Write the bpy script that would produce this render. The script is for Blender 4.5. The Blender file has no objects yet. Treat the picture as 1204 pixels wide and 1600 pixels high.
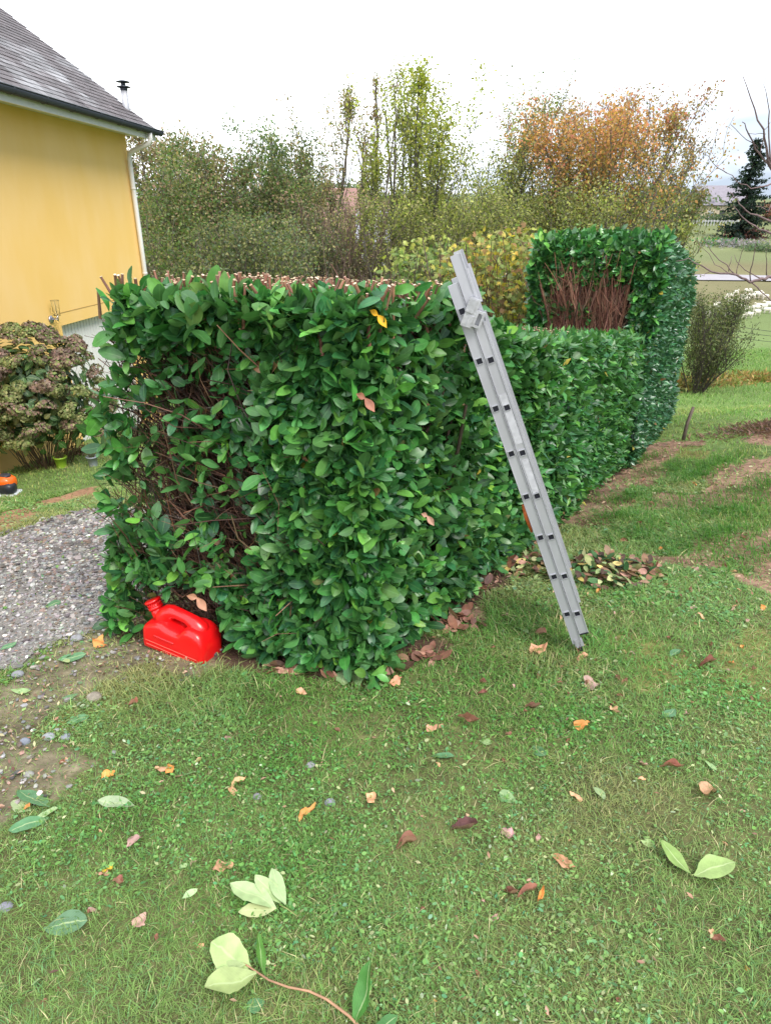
import bpy, math, random
import numpy as np
rng = np.random.default_rng(11)
random.seed(5)
sc = bpy.context.scene
COLL = sc.collection
# ------------------------------------------------------------------ camera
FPX, PITCH, CAMZ = 1040.0, math.radians(23.8), 1.9
cam = bpy.data.cameras.new("camera")
cam.sensor_fit = 'HORIZONTAL'; cam.sensor_width = 36.0
cam.lens = 36.0 * FPX / 1204.0
cam.clip_start = 0.05; cam.clip_end = 4000
co = bpy.data.objects.new("camera", cam); COLL.objects.link(co)
co.location = (0, 0, CAMZ); co.rotation_euler = (math.pi/2 - PITCH, 0, 0)
sc.camera = co
# ------------------------------------------------------------------ light
SUN_EL, SUN_AZ = math.radians(50), math.radians(140)      # azimuth clockwise from +Y
w = bpy.data.worlds.new("World"); sc.world = w; w.use_nodes = True
nt = w.node_tree; nt.nodes.clear(); N = nt.nodes.new; LK = nt.links.new
out = N('ShaderNodeOutputWorld'); bg = N('ShaderNodeBackground'); LK(bg.outputs[0], out.inputs[0])
sky = N('ShaderNodeTexSky'); sky.sky_type = 'NISHITA'; sky.sun_disc = False
sky.sun_elevation = SUN_EL; sky.sun_rotation = SUN_AZ; sky.dust_density = 2.5
tc = N('ShaderNodeTexCoord'); mp = N('ShaderNodeMapping'); mp.inputs['Scale'].default_value = (1.0, 1.0, 3.2)
LK(tc.outputs['Generated'], mp.inputs[0])
n1 = N('ShaderNodeTexNoise'); n1.inputs['Scale'].default_value = 1.7; n1.inputs['Detail'].default_value = 5; n1.inputs['Roughness'].default_value = .55
LK(mp.outputs[0], n1.inputs[0])
cr = N('ShaderNodeValToRGB')      # overcast cloud deck: bright with slightly greyer, bluer breaks
cr.color_ramp.elements[0].position = .34; cr.color_ramp.elements[0].color = (2.5, 2.95, 3.6, 1)
cr.color_ramp.elements[1].position = .60; cr.color_ramp.elements[1].color = (9.6, 9.9, 10.4, 1)
sp_ = N('ShaderNodeSeparateXYZ'); LK(tc.outputs['Generated'], sp_.inputs[0])
ma = N('ShaderNodeMath'); ma.operation = 'MULTIPLY_ADD'; ma.inputs[1].default_value = -.42; LK(sp_.outputs[0], ma.inputs[0]); LK(n1.outputs[0], ma.inputs[2])
mz = N('ShaderNodeMath'); mz.operation = 'MULTIPLY_ADD'; mz.inputs[1].default_value = .12; LK(sp_.outputs[2], mz.inputs[0]); LK(ma.outputs[0], mz.inputs[2])
LK(mz.outputs[0], cr.inputs[0])      # the deck thins towards the right
mx = N('ShaderNodeMixRGB'); mx.inputs[0].default_value = .93
LK(sky.outputs[0], mx.inputs[1]); LK(cr.outputs[0], mx.inputs[2])
# the deck is brighter to the left and greyer to the right
LK(mx.outputs[0], bg.inputs[0]); bg.inputs[1].default_value = .1
sl = bpy.data.lights.new("sun", 'SUN'); sl.energy = 1.4; sl.angle = math.radians(25); sl.color = (1, .96, .9)
so = bpy.data.objects.new("sun", sl); COLL.objects.link(so)
so.rotation_euler = (math.pi/2 - SUN_EL, 0, math.pi - SUN_AZ)
sc.view_settings.view_transform = 'Standard'; sc.view_settings.look = 'None'
sc.view_settings.gamma = 1; sc.view_settings.exposure = 1.42
sc.cycles.max_bounces = 6; sc.cycles.transparent_max_bounces = 8
sc.cycles.diffuse_bounces = 3; sc.cycles.glossy_bounces = 2; sc.cycles.transmission_bounces = 3
# ------------------------------------------------------------------ terrain
_ty = np.array([-40, -5, 1.2, 2.6, 13, 20, 35, 50, 70, 100, 130, 200, 300, 900, 2000.])
_tz = np.array([1.0, .1, 0, -.09, -1.65, -2.75, -4.3, -4.9, -4.4, -2.4, .2, 6.8, 9.6, 12, 12.])
_g = np.arange(-40, 2000, .25); _gz = np.interp(_g, _ty, _tz)
for _k, _lo in ((5, -40), (25, 16), (81, 45)):
    _s = np.convolve(np.pad(_gz, _k//2, mode='edge'), np.ones(_k)/_k, 'valid')
    _gz = np.where(_g > _lo, _s, _gz)
def sst(x, a, b):
    t = np.clip((x - a)/(b - a), 0, 1); return t*t*(3 - 2*t)
def vn(x, y, z=0., s=1., seed=0):
    "smooth pseudo noise about -1..1"
    r = np.random.default_rng(100 + seed); o = 0
    for i in range(6):
        k = r.normal(size=3); k *= (1 + i*.45)/np.linalg.norm(k); p = r.uniform(0, 6.28)
        o = o + np.sin((k[0]*x + k[1]*y + k[2]*z)*s + p)/(1 + i*.25)
    return o/2.4
def T(x, y):
    x = np.asarray(x, float); y = np.asarray(y, float)
    z = np.interp(y, _g, _gz)
    z = z - .07*np.clip(-x - 1.2, 0, 6)*sst(y, 2, 7)*(1 - sst(y, 20, 60))
    z = z + .36*sst(x, 2.6, 5.6)*sst(y, 3.5, 6.5)*(1 - sst(y, 9.5, 14))
    z = z + .35*np.clip(x - 5.5, 0, 4)*sst(y, 1, 4)*(1 - sst(y, 9.5, 14))*.3
    z = z + .012*vn(x, y, 0, 4, 1)*(1 - sst(y, 10, 20)) + .03*vn(x, y, 0, 1.3, 2)*sst(y, 4, 8)
    z = z + 2.0*vn(x, y, 0, .022, 3)*sst(y, 110, 320)
    return z
_c, _s2 = math.cos(PITCH), math.sin(PITCH)
def ray(px, py):
    u = (px - 602)/FPX; v = (800 - py)/FPX
    Y = _c + v*_s2; Z = -_s2 + v*_c
    return u/Y, Z/Y
def at(px, py, y):
    a, b = ray(px, py); return np.array([a*y, y, CAMZ + b*y])
def gp(px, py, dz=0.):
    a, b = ray(px, py)
    ys = np.concatenate([np.arange(.5, 20, .01), np.arange(20, 600, .25)])
    h = CAMZ + b*ys - T(a*ys, ys) - dz
    i = np.argmax(h < 0); y = ys[i]
    return np.array([a*y, y, CAMZ + b*y])
# ------------------------------------------------------------------ mesh helpers
class Geo:
    def __init__(s): s.V=[]; s.F=[]; s.S=[]; s.C=[]; s.U=[]; s.n=0
    def add(s, V, loops, sizes, col=(1,1,1), uv=None):
        V = np.asarray(V, np.float32).reshape(-1,3); n = len(V)
        s.V.append(V); s.F.append(np.asarray(loops, np.int64)+s.n); s.S.append(np.asarray(sizes, np.int64))
        c = np.asarray(col, np.float32)
        if c.ndim == 1: c = np.tile(c, (n,1))
        s.C.append(c); s.U.append(np.zeros((n,3),np.float32) if uv is None else np.asarray(uv, np.float32)); s.n += n
    def poly(s, V, faces, col=(1,1,1), uv=None):
        s.add(V, [i for f in faces for i in f], [len(f) for f in faces], col, uv)
    def inst(s, tpl, M, P, col):
        tv, tf, tu = tpl; k = len(tv); n = len(P)
        if n == 0: return
        V = np.einsum('nij,kj->nki', M, tv) + P[:,None,:]
        lo = np.array([i for f in tf for i in f]); L = (lo[None,:] + (np.arange(n)*k)[:,None]).ravel()
        S = np.tile([len(f) for f in tf], n)
        col = np.asarray(col, np.float32)
        if col.ndim == 1: col = np.tile(col, (n,1))
        s.add(V.reshape(-1,3), L, S, np.repeat(col, k, 0), np.tile(tu, (n,1)))
    def tubes(s, P0, P1, R0, R1, sides=5, col=(1,1,1), cap=False):
        P0 = np.asarray(P0,float).reshape(-1,3); P1 = np.asarray(P1,float).reshape(-1,3); n = len(P0)
        if n == 0: return
        R0 = np.broadcast_to(R0,(n,)); R1 = np.broadcast_to(R1,(n,))
        d = P1-P0; L = np.linalg.norm(d,axis=1,keepdims=True); d = d/np.maximum(L,1e-6)
        a = np.where(np.abs(d[:,2:3])>.9, [[1.,0,0]], [[0,0,1.]]); X = np.cross(a,d); X/=np.linalg.norm(X,axis=1,keepdims=True); Yv = np.cross(d,X)
        th = np.arange(sides)*2*np.pi/sides
        ring = X[:,None,:]*np.cos(th)[None,:,None] + Yv[:,None,:]*np.sin(th)[None,:,None]
        V = np.concatenate([P0[:,None,:]+ring*R0[:,None,None], P1[:,None,:]+ring*R1[:,None,None]],1)
        f = []
        for i in range(sides): j=(i+1)%sides; f.append([i,j,j+sides,i+sides])
        if cap: f.append(list(range(sides,2*sides))); f.append(list(range(sides))[::-1])
        lo = np.array([i for q in f for i in q]); loops = (lo[None,:]+(np.arange(n)*2*sides)[:,None]).ravel()
        c = np.asarray(col,np.float32)
        if c.ndim==2: c = np.repeat(c,2*sides,0)
        tt = np.zeros((n,2*sides,3),np.float32); tt[:,sides:,1]=1
        s.add(V.reshape(-1,3), loops, np.tile([len(q) for q in f],n), c, tt.reshape(-1,3))
    def path(s, pts, rads, sides=8, col=(1,1,1), cap=True):
        "continuous swept tube"
        pts = np.asarray(pts,float); n=len(pts); rads=np.broadcast_to(rads,(n,)); t=np.gradient(pts,axis=0)
        t/=np.linalg.norm(t,axis=1,keepdims=True); a=np.array([0,0,1.]) if abs(t[0][2])<.9 else np.array([1.,0,0]); X=np.cross(a,t[0]); X/=np.linalg.norm(X)
        V=[]
        for i in range(n):
            X=X-t[i]*np.dot(X,t[i]); X/=np.linalg.norm(X); Y=np.cross(t[i],X)
            for k in range(sides):
                th=2*math.pi*k/sides; V.append(pts[i]+(X*math.cos(th)+Y*math.sin(th))*rads[i])
        f=[]
        for i in range(n-1):
            for k in range(sides): j=(k+1)%sides; f.append([i*sides+k,i*sides+j,(i+1)*sides+j,(i+1)*sides+k])
        if cap: f.append(list(range(sides))[::-1]); f.append([(n-1)*sides+k for k in range(sides)])
        s.poly(V,f,col)
    def box(s, o, ax, lo, hi, col=(1,1,1)):
        o=np.asarray(o,float); ax=np.asarray(ax,float); V=[]
        for c in ((0,0,0),(1,0,0),(1,1,0),(0,1,0),(0,0,1),(1,0,1),(1,1,1),(0,1,1)):
            q=[(lo,hi)[c[i]][i] for i in range(3)]; V.append(o+q[0]*ax[0]+q[1]*ax[1]+q[2]*ax[2])
        s.poly(V,[[0,3,2,1],[4,5,6,7],[0,1,5,4],[1,2,6,5],[2,3,7,6],[3,0,4,7]],col)
    def obj(s, name, mat, parent=None, smooth=True, org=None):
        V=np.concatenate(s.V) if s.V else np.zeros((0,3),np.float32)
        off = np.array(WO.get(parent.name,(0,0,0)) if parent else (org if org is not None else (0,0,0)),float)
        V=(V-off).astype(np.float32)
        F=np.concatenate(s.F).astype(np.int32); S=np.concatenate(s.S).astype(np.int32)
        me=bpy.data.meshes.new(name); me.vertices.add(len(V)); me.vertices.foreach_set('co',V.ravel())
        me.loops.add(len(F)); me.loops.foreach_set('vertex_index',F)
        me.polygons.add(len(S)); st=np.concatenate([[0],np.cumsum(S)[:-1]]).astype(np.int32)
        me.polygons.foreach_set('loop_start',st)
        try: me.polygons.foreach_set('loop_total',S)
        except Exception: pass
        me.polygons.foreach_set('use_smooth',np.full(len(S),smooth))
        me.update(calc_edges=True)
        C=np.concatenate([np.concatenate(s.C),np.ones((len(V),1),np.float32)],1)
        a=me.attributes.new('Col','FLOAT_COLOR','POINT'); a.data.foreach_set('color',C.ravel().astype(np.float32))
        a=me.attributes.new('luv','FLOAT_VECTOR','POINT'); a.data.foreach_set('vector',np.concatenate(s.U).ravel().astype(np.float32))
        me.materials.append(mat)
        o=bpy.data.objects.new(name,me); COLL.objects.link(o)
        if parent: o.parent=parent
        elif org is not None: o.location=tuple(float(v) for v in org)
        WO[o.name]=tuple(off)
        return o
WO={}
def thing(name,label,cat,loc,group=None):
    o=bpy.data.objects.new(name,None); COLL.objects.link(o); o.location=tuple(float(v) for v in loc)
    o.empty_display_size=.1; WO[o.name]=tuple(float(v) for v in loc)
    return tag(o,label,cat,group)
def tag(o,label,cat,group=None,kind=None):
    o['label']=label; o['category']=cat
    if group: o['group']=group
    if kind: o['kind']=kind
    return o
def copy_tree(o,parent=None):
    c=o.copy(); COLL.objects.link(c); c.parent=parent; WO[c.name]=WO.get(o.name,(0,0,0))
    for ch in [q for q in bpy.data.objects if q.parent==o]: copy_tree(ch,c)
    return c
def nrm(v): v=np.asarray(v,float); return v/np.maximum(np.linalg.norm(v,axis=-1,keepdims=True),1e-9)
def frames(L,Nn,sc_l,sc_w=None):
    "columns X(width) Y(length) Z(normal)"
    L=nrm(L); X=nrm(np.cross(L,Nn)); Z=np.cross(X,L); sc_w=sc_l if sc_w is None else sc_w
    sc_l=np.broadcast_to(sc_l,(len(L),)); sc_w=np.broadcast_to(sc_w,(len(L),))
    return np.stack([X*sc_w[:,None],L*sc_l[:,None],Z*sc_l[:,None]],2)
def leaf_tpl(w=.42,prof=(0.10,.75,1.0,.8,.0),fold=.12,bend=-.12,stem=0.,cut=None,wave=0.):
    V=[];U=[];F=[];n=len(prof)
    for i,p in enumerate(prof):
        t=i/(n-1)
        if cut: t*=cut
        z=bend*t*t*1.6+ (wave*math.sin(t*7))
        for k,x in enumerate((-1,0,1)):
            V.append((x*w*.5*p, t, z+abs(x)*fold*p*.5+wave*.4*math.sin(t*11+x*2)*abs(x))); U.append((x,t,0))
    for i in range(n-1):
        for k in range(2): F.append([i*3+k,i*3+k+1,(i+1)*3+k+1,(i+1)*3+k])
    return np.array(V),F,np.array(U,float)
def pal(n,cols,jit=.18,p=None):
    c=np.array(cols,float)[rng.choice(len(cols),n,p=p)]
    return np.clip(c*(1+rng.normal(size=(n,1))*jit),.002,1)*(1+rng.normal(size=(n,3))*.05)
# ------------------------------------------------------------------ materials
def _attr(nt,name='Col'):
    a=nt.nodes.new('ShaderNodeAttribute'); a.attribute_name=name; return a
def mat_base(name):
    m=bpy.data.materials.new(name); m.use_nodes=True; nt=m.node_tree; b=nt.nodes['Principled BSDF']; return m,nt,b
def leaf_mat(name,rough=.4,spec=.5,transl=.25,back=(.16,.24,.10),backf=.75,rib=.35,var=.25,bump=.0,vein=(.30,.36,.13)):
    m,nt,b=mat_base(name); N=nt.nodes.new; L=nt.links.new
    a=_attr(nt); u=_attr(nt,'luv'); g=N('ShaderNodeNewGeometry')
    no=N('ShaderNodeTexNoise'); no.inputs['Scale'].default_value=30; no.inputs['Detail'].default_value=3; L(g.outputs['Position'],no.inputs[0])
    mr=N('ShaderNodeMapRange'); mr.inputs[1].default_value=.3; mr.inputs[2].default_value=.7; mr.inputs[3].default_value=1-var; mr.inputs[4].default_value=1+var; L(no.outputs[0],mr.inputs[0])
    hv=N('ShaderNodeVectorMath'); hv.operation='SCALE'; L(a.outputs['Color'],hv.inputs[0]); L(mr.outputs[0],hv.inputs['Scale'])
    mb=N('ShaderNodeMixRGB'); mb.inputs[2].default_value=back+(1,); mf=N('ShaderNodeMath'); mf.operation='MULTIPLY'; mf.inputs[1].default_value=backf
    L(g.outputs['Backfacing'],mf.inputs[0]); L(mf.outputs[0],mb.inputs[0]); L(hv.outputs[0],mb.inputs[1])
    col=mb.outputs[0]
    if rib:
        sx=N('ShaderNodeSeparateXYZ'); L(u.outputs['Vector'],sx.inputs[0])
        ab=N('ShaderNodeMath'); ab.operation='ABSOLUTE'; L(sx.outputs[0],ab.inputs[0])
        r1=N('ShaderNodeMapRange'); r1.inputs[1].default_value=.03; r1.inputs[2].default_value=.11; r1.inputs[3].default_value=rib; r1.inputs[4].default_value=0; L(ab.outputs[0],r1.inputs[0])
        # side veins
        v1=N('ShaderNodeMath'); v1.operation='MULTIPLY_ADD'; v1.inputs[1].default_value=-4.5; L(ab.outputs[0],v1.inputs[0])
        v0=N('ShaderNodeMath'); v0.operation='MULTIPLY'; v0.inputs[1].default_value=16; L(sx.outputs[1],v0.inputs[0]); L(v0.outputs[0],v1.inputs[2])
        fr=N('ShaderNodeMath'); fr.operation='FRACT'; L(v1.outputs[0],fr.inputs[0])
        r2=N('ShaderNodeMapRange'); r2.inputs[1].default_value=.0; r2.inputs[2].default_value=.16; r2.inputs[3].default_value=rib*.35; r2.inputs[4].default_value=0; L(fr.outputs[0],r2.inputs[0])
        mxx=N('ShaderNodeMath'); mxx.operation='MAXIMUM'; L(r1.outputs[0],mxx.inputs[0]); L(r2.outputs[0],mxx.inputs[1])
        m2=N('ShaderNodeMixRGB'); m2.inputs[2].default_value=vein+(1,); L(mxx.outputs[0],m2.inputs[0]); L(col,m2.inputs[1]); col=m2.outputs[0]
    L(col,b.inputs['Base Color']); b.inputs['Roughness'].default_value=rough; b.inputs['Specular IOR Level'].default_value=spec
    if transl:
        tr=N('ShaderNodeBsdfTranslucent'); tm=N('ShaderNodeVectorMath'); tm.operation='MULTIPLY'; tm.inputs[1].default_value=(1.1,1.5,.7); L(col,tm.inputs[0]); L(tm.outputs[0],tr.inputs[0])
        ms=N('ShaderNodeMixShader'); ms.inputs[0].default_value=transl; L(b.outputs[0],ms.inputs[1]); L(tr.outputs[0],ms.inputs[2])
        L(ms.outputs[0],nt.nodes['Material Output'].inputs[0])
    return m
def surf(name,col=None,rough=.7,metal=0.,spec=.4,ns=20,var=.15,bump=.0,bs=60,coat=0.,stretch=(1,1,1),col2=None,obj=True):
    m,nt,b=mat_base(name); N=nt.nodes.new; L=nt.links.new
    tc=N('ShaderNodeTexCoord'); mp=N('ShaderNodeMapping'); mp.inputs['Scale'].default_value=stretch; L(tc.outputs['Object'],mp.inputs[0])
    no=N('ShaderNodeTexNoise'); no.inputs['Scale'].default_value=ns; no.inputs['Detail'].default_value=5; L(mp.outputs[0],no.inputs[0])
    if col is None: src=_attr(nt).outputs['Color']
    elif col2 is not None:
        r=N('ShaderNodeMixRGB'); r.inputs[1].default_value=tuple(col)+(1,); r.inputs[2].default_value=tuple(col2)+(1,)
        q=N('ShaderNodeMapRange'); q.inputs[1].default_value=.35; q.inputs[2].default_value=.65; L(no.outputs[0],q.inputs[0]); L(q.outputs[0],r.inputs[0]); src=r.outputs[0]
    else:
        r=N('ShaderNodeRGB'); r.outputs[0].default_value=tuple(col)+(1,); src=r.outputs[0]
    mr=N('ShaderNodeMapRange'); mr.inputs[1].default_value=.25; mr.inputs[2].default_value=.75; mr.inputs[3].default_value=1-var; mr.inputs[4].default_value=1+var; L(no.outputs[0],mr.inputs[0])
    hv=N('ShaderNodeVectorMath'); hv.operation='SCALE'; L(src,hv.inputs[0]); L(mr.outputs[0],hv.inputs['Scale']); L(hv.outputs[0],b.inputs['Base Color'])
    b.inputs['Roughness'].default_value=rough; b.inputs['Metallic'].default_value=metal; b.inputs['Specular IOR Level'].default_value=spec; b.inputs['Coat Weight'].default_value=coat
    if bump:
        n2=N('ShaderNodeTexNoise'); n2.inputs['Scale'].default_value=bs; n2.inputs['Detail'].default_value=6; L(mp.outputs[0],n2.inputs[0])
        bp=N('ShaderNodeBump'); bp.inputs['Strength'].default_value=bump; bp.inputs['Distance'].default_value=.01; L(n2.outputs[0],bp.inputs['Height']); L(bp.outputs[0],b.inputs['Normal'])
    return m
M_laurel=leaf_mat('laurel_leaf',rough=.36,spec=.5,transl=.2,back=(.085,.19,.065),backf=.6,vein=(.17,.36,.12))
M_laurel_far=leaf_mat('laurel_leaf_glossy',rough=.30,spec=.7,transl=.15,rib=.2,back=(.07,.16,.07),backf=.6,vein=(.17,.36,.12))
M_grass=leaf_mat('grass_blade',rough=.5,spec=.3,transl=.35,rib=0,backf=0,var=.15)
M_treeleaf=leaf_mat('tree_leaf',rough=.6,spec=.25,transl=.35,rib=0,backf=.0,var=.2)
M_dry=leaf_mat('dry_leaf',rough=.55,spec=.35,transl=.15,rib=.12,backf=.5,back=(.36,.22,.15),var=.25)
M_fresh=leaf_mat('cut_leaf',rough=.42,spec=.4,transl=.12,rib=.6,backf=.0,var=.16,vein=(.46,.54,.28))
M_flower=leaf_mat('hydrangea_petal',rough=.7,spec=.2,transl=.2,rib=0,backf=0,var=.3)
M_bark=surf('bark',None,.85,ns=30,var=.35,bump=.5,bs=80)
M_twig=surf('twig_bark',None,.6,ns=25,var=.3,bump=.2,bs=90)
M_ground=surf('ground_soil',None,.95,spec=.15,ns=18,var=.42,bump=.9,bs=45)
M_stone=surf('stone',None,.8,spec=.3,ns=40,var=.2,bump=.35,bs=90)
M_stone2=surf('field_stone',None,.9,spec=.15,ns=40,var=.3,bump=.4,bs=90)
M_col=surf('painted_plain',None,.6,ns=15,var=.06)
# ------------------------------------------------------------------ zones
def smooth_poly(P): return np.array([gp(*p)[:2] for p in P])
def inpoly(x,y,P):
    c=np.zeros(x.shape,bool); n=len(P); j=n-1
    for i in range(n):
        xi,yi=P[i]; xj,yj=P[j]
        with np.errstate(divide='ignore',invalid='ignore'):
            t=((yi>y)!=(yj>y))&(x<(xj-xi)*(y-yi)/(yj-yi+1e-12)+xi)
        c^=t; j=i
    return c
Z_GRAV=smooth_poly([(-420,1120),(-200,1100),(0,1062),(60,1022),(130,988),(200,958),(280,915),(420,850),(420,800),(280,790),(150,797),(60,818),(0,842),(-200,890),(-420,940)])
Z_SOIL=smooth_poly([(-420,1100),(0,1066),(60,1026),(130,992),(170,965),(260,960),(350,1030),(310,1050),(235,1040),(205,1062),(170,1072),(130,1100),(110,1120),(60,1165),(120,1190),(75,1245),(30,1270),(-60,1300),(-420,1310)])
Z_STRIP=smooth_poly([(-420,850),(-100,825),(0,806),(60,782),(110,768),(150,760),(150,773),(100,786),(50,808),(0,829),(-100,850),(-420,890)])
Z_D=[smooth_poly(p) for p in (
 [(1204,900),(1320,880),(1320,1010),(1250,990),(1180,935),(1120,900),(1150,880)],
 [(1320,690),(1204,705),(1130,735),(1060,775),(1100,800),(1150,790),(1204,790),(1320,780)],
 [(1000,785),(1060,772),(1100,762),(1130,775),(1080,800),(1010,808)],
 [(1320,820),(1204,835),(1130,850),(1020,868),(1035,882),(1130,880),(1204,905),(1320,930)],
 [(1320,650),(1204,668),(1165,690),(1204,708),(1320,700)],
 [(985,790),(1010,760),(1060,700),(1110,690),(1040,684),(1000,700),(900,760),(850,800),(760,880),(690,990),(720,1000),(800,900),(880,830)])]
Z_MOSS=[smooth_poly(p) for p in ([(950,1040),(1100,980),(1204,1000),(1204,1090),(1080,1180),(1000,1120)],[(0,1100),(100,1090),(110,1160),(0,1200)],[(1030,700),(1110,690),(1080,712),(1000,720)])]
def jit(x,y,a=.05,s=9):
    return x+a*vn(x,y,0,s,20)+a*.5*vn(x,y,0,s*3.1,21), y+a*vn(x,y,3,s,22)+a*.5*vn(x,y,1,s*3.1,23)
# hedge frame
HO=np.array([-.04,2.55]); HD=nrm([.497,.868]); HN=np.array([HD[1],-HD[0]]); HW=1.5
def hp(s,w,z=None,out=0.):
    s=np.asarray(s,float); w=np.asarray(w,float)
    p=HO+s[...,None]*HD-w[...,None]*HN+out*HN
    if z is None: return p
    return np.concatenate([p,np.broadcast_to(z,s.shape)[...,None]],-1)
def hedge_sw(x,y):
    q0=x-HO[0]; q1=y-HO[1]; return q0*HD[0]+q1*HD[1], -(q0*HN[0]+q1*HN[1])
def zone_masks(x,y):
    jx,jy=jit(x,y,.07,7); g=inpoly(jx,jy,Z_GRAV); jx,jy=jit(x,y,.07,6)
    soil=inpoly(jx,jy,Z_SOIL)&~g; strip=inpoly(jx,jy,Z_STRIP)
    d=np.zeros(x.shape,bool)
    jx,jy=jit(x,y,.17,4)
    for P in Z_D: d|=inpoly(jx,jy,P)
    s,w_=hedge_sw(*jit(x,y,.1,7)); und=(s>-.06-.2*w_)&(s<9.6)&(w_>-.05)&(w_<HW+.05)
    moss=np.zeros(x.shape,bool); jx,jy=jit(x,y,.3,5)
    for P in Z_MOSS: moss|=inpoly(jx,jy,P)
    return g,soil,strip,d,und,moss
# ------------------------------------------------------------------ ground sheet
xs=np.concatenate([-np.geomspace(900,7.2,60),np.arange(-7,7.01,.055),np.geomspace(7.2,900,60)])
ys=np.concatenate([np.linspace(-40,.0,20)[:-1],np.arange(0,14,.055),np.geomspace(14.1,1900,150)])
gx,gy=np.meshgrid(xs,ys); X=gx.ravel(); Y=gy.ravel(); Zt=T(X,Y)
col=np.tile(np.array([.12,.12,.05]),(len(X),1))
g_,so_,st_,d_,un_,mo_=zone_masks(X,Y)
big=vn(X,Y,0,2.2,5)[:,None]; fine=vn(X,Y,0,14,6)[:,None]
tg_=sst(Y,3.5,6)[:,None]; col=col*(1-tg_)+np.array([.13,.185,.06])*tg_; col*=1+.25*big+.2*fine
col[mo_]=[.17,.155,.055]; col[so_]=np.array([.17,.145,.095])*(1+.3*fine[so_]); col[d_]=np.array([.27,.165,.115])*(1+.3*fine[d_])
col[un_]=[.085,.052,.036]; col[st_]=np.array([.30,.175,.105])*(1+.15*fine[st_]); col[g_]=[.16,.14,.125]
far=sst(Y,12.5,16)[:,None]
fc=np.tile(np.array([.15,.215,.07]),(len(X),1))
m1=sst(Y+4*vn(X,Y,0,.1,8),30,42)[:,None]; fc=fc*(1-m1)+np.array([.125,.165,.058])*m1
m2=sst(Y+3*vn(X,Y,0,.08,9),56,58)[:,None]; fc=fc*(1-m2)+np.array([.165,.15,.075])*m2
m3=sst(Y,88,90)[:,None]; fc=fc*(1-m3)+np.array([.155,.175,.078])*m3
m4=sst(Y+10*vn(X,Y,0,.05,12),200,260)[:,None]; fc=fc*(1-m4)+np.array([.13,.16,.10])*m4
fc*=1+.12*vn(X,Y,0,.5,10)[:,None]+.10*vn(X,Y,0,.12,11)[:,None]
col=col*(1-far)+fc*far
nx,ny=len(xs),len(ys); idx=np.arange(nx*ny).reshape(ny,nx)
fl=np.stack([idx[:-1,:-1],idx[:-1,1:],idx[1:,1:],idx[1:,:-1]],-1).reshape(-1,4)
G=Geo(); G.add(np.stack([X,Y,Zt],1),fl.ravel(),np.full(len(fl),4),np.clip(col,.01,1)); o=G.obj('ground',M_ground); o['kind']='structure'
# gravel drive sheet (cells inside the outline), 8 mm above the soil
cx=(X[fl[:,0]]+X[fl[:,2]])/2; cy=(Y[fl[:,0]]+Y[fl[:,2]])/2
jx,jy=jit(cx,cy,.07,7); ins=inpoly(jx,jy,Z_GRAV)&(cy<14)
used,inv=np.unique(fl[ins],return_inverse=True)
G=Geo(); c=np.tile([.21,.195,.18],(len(used),1))*(1+.2*vn(X[used],Y[used],0,5,30)[:,None])
br=sst(vn(X[used],Y[used]*1.6,0,1.9,31),.05,.5)[:,None]; c=c*(1-br)+np.array([.17,.125,.095])*br
G.add(np.stack([X[used],Y[used],Zt[used]+.008],1),inv.ravel(),np.full(ins.sum(),4),c); o=G.obj('driveway',surf('drive_bed',None,.95,spec=.15,ns=60,var=.4,bump=1.,bs=110)); o['kind']='structure'
# far road
rp=[gp(x,432+ (x-900)*.012) for x in (760,900,1040,1150,1204,1300,1400)]
G=Geo(); V=[]
for p in rp:
    for dy in (-2.2,2.2): V.append((p[0],p[1]+dy,float(T(p[0],p[1]+dy))+.12))
G.poly(V,[[2*i,2*i+2,2*i+3,2*i+1] for i in range(len(rp)-1)],(.30,.28,.30)); o=G.obj('road',surf('far_asphalt',None,.8,ns=1,var=.06)); o['kind']='structure'
# ------------------------------------------------------------------ gravel stones (uncountable)
def stone_tpl(seed,n=6):
    r=np.random.default_rng(seed); V=[(0,0,.5)];
    for k,zz in ((n,.18),(n,-.3)):
        for i in range(k):
            a=6.283*i/k+r.uniform(-.2,.2); q=(.5 if zz>0 else .46)*r.uniform(.75,1.1); V.append((q*math.cos(a),q*math.sin(a),zz+r.uniform(-.08,.08)))
    F=[[0,1+i,1+(i+1)%n] for i in range(n)]+[[1+i,1+n+i,1+n+(i+1)%n,1+(i+1)%n] for i in range(n)]
    V=np.array(V); V[:,2]*=.7; return V,F,np.zeros((len(V),3))
def rotz(a,sx,sy,sz,tilt=None):
    n=len(a); c,s=np.cos(a),np.sin(a); M=np.zeros((n,3,3)); M[:,0,0]=c*sx; M[:,0,1]=-s*sy; M[:,1,0]=s*sx; M[:,1,1]=c*sy; M[:,2,2]=sz
    if tilt is not None:
        M[:,2,0]=sx*tilt*np.cos(a*3.3); M[:,2,1]=sy*tilt*np.sin(a*5.1)
    return M
def scatter_view(n,y0,y1,pw,xm=.72,xadd=.5):
    "points over the plot, denser nearby"
    u=rng.random(n)
    if abs(pw+1)<1e-6: y=y0*(y1/y0)**u
    else: y=(y0**(pw+1)+u*(y1**(pw+1)-y0**(pw+1)))**(1/(pw+1))
    x=(rng.random(n)*2-1)*(xm*y+xadd); return x,y
G=Geo(); n=150000; y=rng.uniform(1.4,8.5,n)**1.0; x=rng.uniform(-6,.6,n)
g_,so_,st_,d_,un_,mo_=zone_masks(x+rng.normal(size=n)*.07,y+rng.normal(size=n)*.07)
dens=np.where(g_,np.clip(3.6/y,.2,1)*(1-.72*sst(vn(x,y*1.6,0,1.9,31),.05,.5)),0); dens=np.where(so_,.17,dens); dens=np.where(un_&(x<-.9),.03,dens)
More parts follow.
